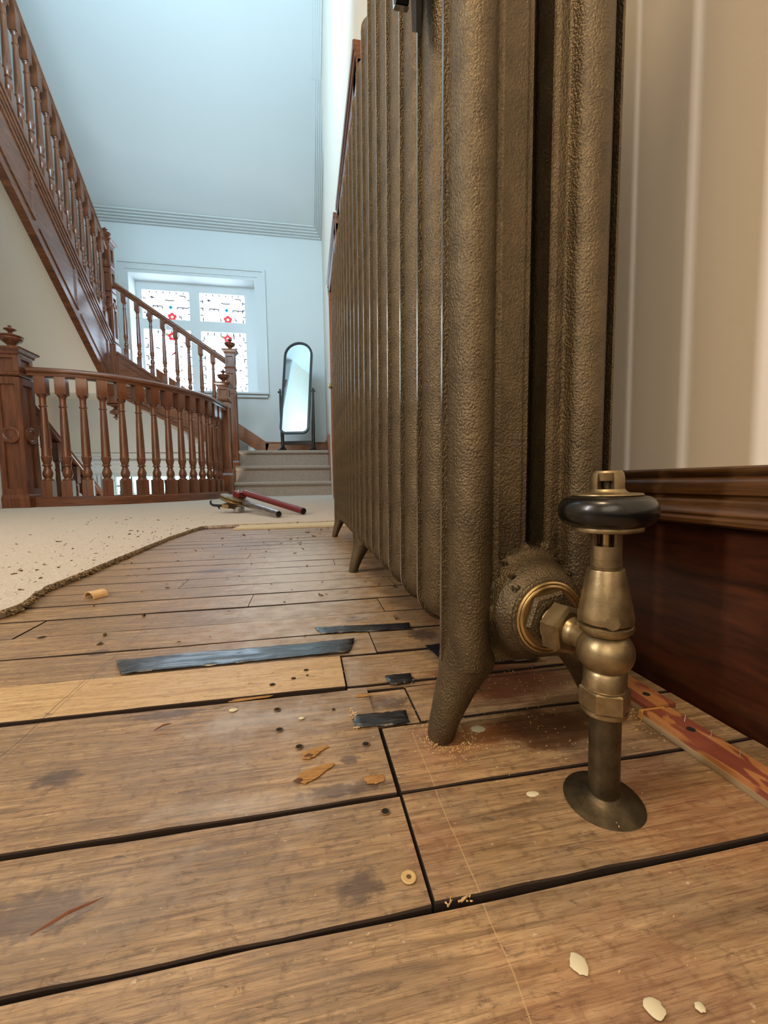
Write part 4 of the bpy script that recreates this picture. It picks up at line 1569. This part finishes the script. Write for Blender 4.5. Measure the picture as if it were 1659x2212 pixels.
tape('long crumpled strip of black tape above the pale floorboard', [(-0.158, .3715), (.034, .3740), (.043, .4055), (-.175, .4010)], 40, 8, .0006, .0030)
tape('narrow black tape strip further back, between long strip and radiator', [(.010, .4290), (.1065, .4210), (.108, .4410), (.004, .4480)], 24, 6, .0005, .0022)
tape('smallest black tape patch near the front radiator foot', [(.0605, .3075), (.0795, .3090), (.0805, .3235), (.0585, .3235)], 8, 5, .0003, .0014)
tape('short black tape patch beside the end joint of the boards', [(.0270, .2568), (.0620, .2535), (.0640, .2700), (.0262, .2706)], 14, 6, .0004, .0014)
tape('grey black tape scrap under the near end of the radiator', [(.112, .330), (.195, .318), (.205, .365), (.108, .372)], 16, 8, .0011, .0035)

# ------------------------------------------------------------------ bits on the floor
# nail and screw holes
def dimple(x, y, r, name='screw_hole', z=0.0008):
    r *= .82
    m = MB().lathe([(r * 1.4, 0.0), (r * 1.2, .0003), (r, .0001)], Tm(x, y, z - .0002), 14, cap=False)
    m.build(name + '_rim', RIMW, floor)
    MB().lathe([(r, 0.0), (r, .0002)], Tm(x, y, z - .0001), 12).build(name, DARK, floor)


for x_, y_, r_, zz in ((-.015, .332, .0018, .0022), (-.031, .325, .0022, .0022), (-.005, .345, .0019, .0022), (-.004, .335, .0011, .0022), (-.025, .290, .0022, .0008), (-.022, .265, .0022, .0008),
                   (-.009, .245, .0022, .0006), (.031, .239, .0022, .0006), (.033, .186, .0020, .0006), (.014, .282, .0012, .0006), (.117, .305, .0018, .0006),
                   (-.281, .487, .0040, .0008), (-.210, .452, .0030, .0008), (.125, .286, .0018, .0006), (.041 - .075, .56, .0016, .0008), (.02, .66, .0016, .0010), (-.12, .74, .0016, .001)):
    dimple(x_, y_, r_, 'screw_hole', zz)


def flake(poly, x, y, z0, h, m, name, rot=0.0, parent=None):
    M_ = Matrix.Translation((x, y, z0)) @ Matrix.Rotation(rot, 4, 'Z')
    pts = poly
    n = len(pts)
    cx_ = sum(p[0] for p in pts) / n
    cy_ = sum(p[1] for p in pts) / n
    vs = [(p[0], p[1], 0) for p in pts] + [(cx_ + (p[0] - cx_) * .72, cy_ + (p[1] - cy_) * .72, h * random.uniform(.7, 1.1)) for p in pts]
    fs = [tuple(range(n, 2 * n)), tuple(reversed(range(n)))] + [(i, (i + 1) % n, n + (i + 1) % n, n + i) for i in range(n)]
    b = MB()
    b.add([tuple(M_ @ Vector(v)) for v in vs], fs)
    return b.build(name, m, parent, 60)


def blobpoly(rx, ry, n=12, j=.25):
    return [(rx * cos(2 * pi * k / n) * random.uniform(1 - j, 1 + j), ry * sin(2 * pi * k / n) * random.uniform(1 - j, 1 + j)) for k in range(n)]


for (x_, y_, rx_, ry_, lab) in ((.1035, .239, .0055, .0042, 'grey white plaster fleck beside the front radiator foot'), (.0835, .111, .0034, .0038, 'cream plaster fleck in the lower right foreground'),
                               (.0985, .0965, .0034, .0034, 'cream plaster fleck near the bottom right edge'), (-.0555, .296, .0034, .0028, 'round cream plaster drip below the pale floorboard'),
                               (.108, .1815, .0042, .0024, 'thin cream plaster smear left of the pipe plate'), (-.176, .184, .003, .002, 'small cream plaster fleck near the left edge of the boards'),
                               (-.008, .2755, .0024, .0018, 'tiny tan plaster fleck between the screw holes'), (.112, .094, .0018, .0016, 'tiny cream fleck at the very bottom right')):
    o_ = flake(blobpoly(rx_ * .85, ry_ * .85, 18, .13), x_, y_, .0006, .00035, PUTTY, 'plaster_fleck')
    tag(o_, lab, 'plaster fleck')
o_ = MB().lathe([(.0030, 0), (.0031, .0003), (.0026, .0005), (.0, .0003)], Tm(.036, .1513, .0003), 16, cap=False).build('filler_plug', mat_flat('pale_filler', (190, 160, 108)), floor)
MB().lathe([(.0011, 0), (.0009, .0002)], Tm(.036, .1513, .0007), 7).build('screw_hole', mat_flat('dull_brown', (96, 66, 34)), floor)
# gouges: fresh pale wood
for x_, y_, pl_, rt in ((-.001, .2365, [(-.006, -.003), (-.002, -.0045), (.003, -.001), (.010, .0035), (.009, .0055), (.001, .0045), (-.004, .004), (-.0065, .001)], .1),
                        (-.002, .2185, [(-.010, -.002), (-.004, -.0055), (.003, -.003), (.014, .005), (.012, .0065), (.002, .0055), (-.005, .004)], .12),
                        (.0315, .2085, [(-.005, -.0025), (.0, -.0038), (.005, -.002), (.0055, .002), (.0, .0038), (-.005, .0025)], 0),
                        (-.0455, .3105, [(-.016, -.002), (.012, -.0028), (.020, .0008), (.004, .0022), (-.012, .0018)], .05),
                        (.036, .2965, [(-.004, -.002), (.006, -.002), (.008, .001), (-.003, .0026)], .05)):
    jag = []
    for (px_, py_), (qx_, qy_) in zip(pl_, pl_[1:] + pl_[:1]):
        for k in range(4):
            t = k / 4
            jag.append((px_ + (qx_ - px_) * t + random.uniform(-.0009, .0009), py_ + (qy_ - py_) * t + random.uniform(-.00045, .00045)))
    flake(jag, x_, y_, .0005, .0004, RAW, 'gouged_wood', rt, floor)
for x_, y_ in ((-.0035, .2350), (-.009, .2155)):
    flake(blobpoly(.0026, .0016, 8, .3), x_, y_, .00095, .0002, mat_flat('scorched_wood', (84, 50, 22)), 'gouge_core', 0, floor)
# splintered end beside the short tape
for k in range(16):
    y_ = random.uniform(.2545, .285)
    p_ = Vector((.0262 + random.uniform(-.0015, .002), y_, .0006))
    MB().tube([p_, p_ + Vector((random.uniform(-.003, .005), random.uniform(-.002, .002), random.uniform(.0003, .0015)))], [.0005, .0002], 5).build('splinter', FLOORN, floor)
for k in range(10):
    x_ = random.uniform(.0435, .060)
    p_ = Vector((x_, .1378 + random.uniform(-.001, .0012), .0004))
    MB().tube([p_, p_ + Vector((random.uniform(-.004, .004), random.uniform(-.0015, .002), random.uniform(.0001, .0008)))], [.0004, .0001], 5).build('splinter', FLOORN, floor)


def sliver(label, a, b, w, m=SPLINT):
    A, B = Vector(a), Vector(b)
    mid = (A + B) / 2 + Vector((0, 0, .0012))
    b_ = MB()
    b_.tube([A, A.lerp(mid, .5), mid, mid.lerp(B, .6), B], [w * .35, w * .9, w, w * .7, w * .15], 5)
    return tag(b_.build('wood_splinter', m), label, 'splinter')


sliver('long red brown wood splinter lying on the board at lower left', (-.1010, .1562, .0014), (-.0815, .1655, .0018), .0006)
sliver('short red brown splinter on the wide board under the pale board', (-.1020, .2800, .0012), (-.0930, .2860, .0014), .0006)
# half-round wood offcut
of = MB()
pts = []
for k in range(13):
    a = pi * k / 12
    pts.append((.0125 * cos(a), .0125 * sin(a) * .72))
for k in range(13):
    a = pi - pi * k / 12
    pts.append((.0112 * cos(a), .0112 * sin(a) * .72))
of.prism(pts, -.010, .010, Matrix.Translation((-.303, .652, .001)) @ Matrix.Rotation(radians(-38), 4, 'Z') @ Matrix.Rotation(radians(90), 4, 'X'))
tag(of.build('wood_offcut', mat_wood('pale_offcut', (186, 146, 96), (212, 176, 128), (5, 5, 5), 20, .6, .1, 0), None, 50), 'half round pale wood offcut on the boards near the cut carpet edge', 'offcut')

# carpet crumbs, sawdust
cr = MB()
for k in range(420):
    if k < 230:
        y_ = 0.6 + abs(random.gauss(0, .5))
        x_ = -0.40 - abs(random.gauss(0, .16))
        z_ = .0105
    elif k < 320:
        y_ = random.uniform(.62, 2.3)
        x_ = -.40 - random.random() * .9
        z_ = .0105
    else:
        x_ = random.uniform(-.38, .15); y_ = random.uniform(.42, 1.45); z_ = .0012
    s_ = random.uniform(.0005, .0012) * random.choice((1, 1, 1.6, 2.4)) * (1.0 if y_ < 1.2 else 1.5)
    M_ = Tm(x_, y_, z_) @ Matrix.Rotation(random.random() * 6, 4, 'Z') @ Matrix.Rotation(random.uniform(-.5, .5), 4, 'Y')
    cr.box(-s_ * 1.6, s_ * 1.6, -s_ * .5, s_ * .5, -s_ * .1, s_ * .5, M_)
tag(cr.build('carpet_crumbs', mat_flat('crumbs', (96, 72, 42), .9)), 'brown crumbs of carpet backing scattered over carpet and boards', 'debris', None, 'stuff')
sd_ = MB()
for k in range(900):
    if k < 420:
        a = random.uniform(0, 2 * pi)
        r = .0095 + abs(random.gauss(0, .006))
        x_, y_ = .0775 + r * cos(a) + .004, YR0 + r * sin(a) - .002
    elif k < 720:
        x_, y_ = random.uniform(.06, .21), random.uniform(.20, .31)
    elif k < 800:
        x_, y_ = .213 + random.gauss(0, .006), .232 + random.gauss(0, .010)
    else:
        x_, y_ = random.uniform(-.15, .2), random.uniform(.06, .36)
    s_ = random.uniform(.00010, .00028)
    M_ = Tm(x_, y_, .0018 + s_) @ Matrix.Rotation(random.random() * 6, 4, 'Z')
    sd_.box(-s_ * 1.6, s_ * 1.6, -s_ * .7, s_ * .7, -s_ - .0012 * 0, s_ * .4, M_)
tag(sd_.build('sawdust', mat_flat('sawdust_grain', (200, 166, 112), .9)), 'fine yellow sawdust grains round the front radiator foot and on the boards', 'debris', None, 'stuff')

# ------------------------------------------------------------------ pipe bender on the carpet
pb = thing('pipe_bender', 'hand pipe bender with red handle and steel handle lying on the pale carpet', 'tool')


def pipe_open(a, b, r, m, name, wall=.003):
    A, B = Vector(a), Vector(b)
    L = (B - A).length
    MB().lathe([(r, 0), (r, L), (r - wall, L), (r - wall, L - .06), (0, L - .06)], axisM(A, B - A), 20, cap=False).build(name, m, pb, 40)


pipe_open((-.325, 2.28, .112), (-.020, 1.96, .0285), .0155, REDP, 'red_handle')
pipe_open((-.315, 2.22, .058), (-.1225, 1.83, .0265), .0155, STEEL, 'steel_handle')
MB().lathe([(.0150, 0), (.0150, .010), (.002, .010)], axisM((-.0230, 1.963, .0290), Vector((.305, -.32, -.0835))), 16).build('handle_bore', DARK, pb)
MB().box(-.030, .030, -.022, .022, -.018, .016, axisM((-.350, 2.30, .105), (0.25, -.2, .9)), bev=.004).build('red_bracket', REDP, pb)
Mf = axisM((-.375, 2.27, .078), (.32, -.10, 1))
MB().lathe([(.015, -.014), (.068, -.013), (.074, -.009), (.066, 0), (.074, .009), (.068, .013), (.015, .014)], Mf, 40).build('forming_wheel', BRONZE, pb, 35)
Mg = axisM((-.395, 2.24, .048), (.20, -.05, 1))
MB().prism([(-.055, -.018), (.030, -.028), (.055, -.020), (.058, .020), (.030, .028), (-.055, .016)], -.009, .009, Mg).build('lower_former', BRONZE, pb)
MB().lathe([(.022, -.018), (.026, -.014), (.026, .012), (.020, .016)], axisM((-.345, 2.22, .0295), (.15, 0, 1)), 24).build('roller', STEEL, pb, 35)
hk = MB()
hk.tube([(-.420, 2.24, .048), (-.455, 2.25, .050), (-.478, 2.255, .052), (-.490, 2.26, .060), (-.492, 2.26, .070), (-.485, 2.26, .078)], [.008, .007, .0065, .006, .005, .002], 10)
hk.tube([(-.455, 2.25, .050), (-.447, 2.24, .038), (-.442, 2.235, .032)], [.006, .004, .002], 8)
hk.build('hook', BLACKM, pb, 40)
MB().tube([(-.380, 2.26, .030), (-.355, 2.30, .122)], .010, 14).build('pivot_bolt', STEEL, pb, 40)
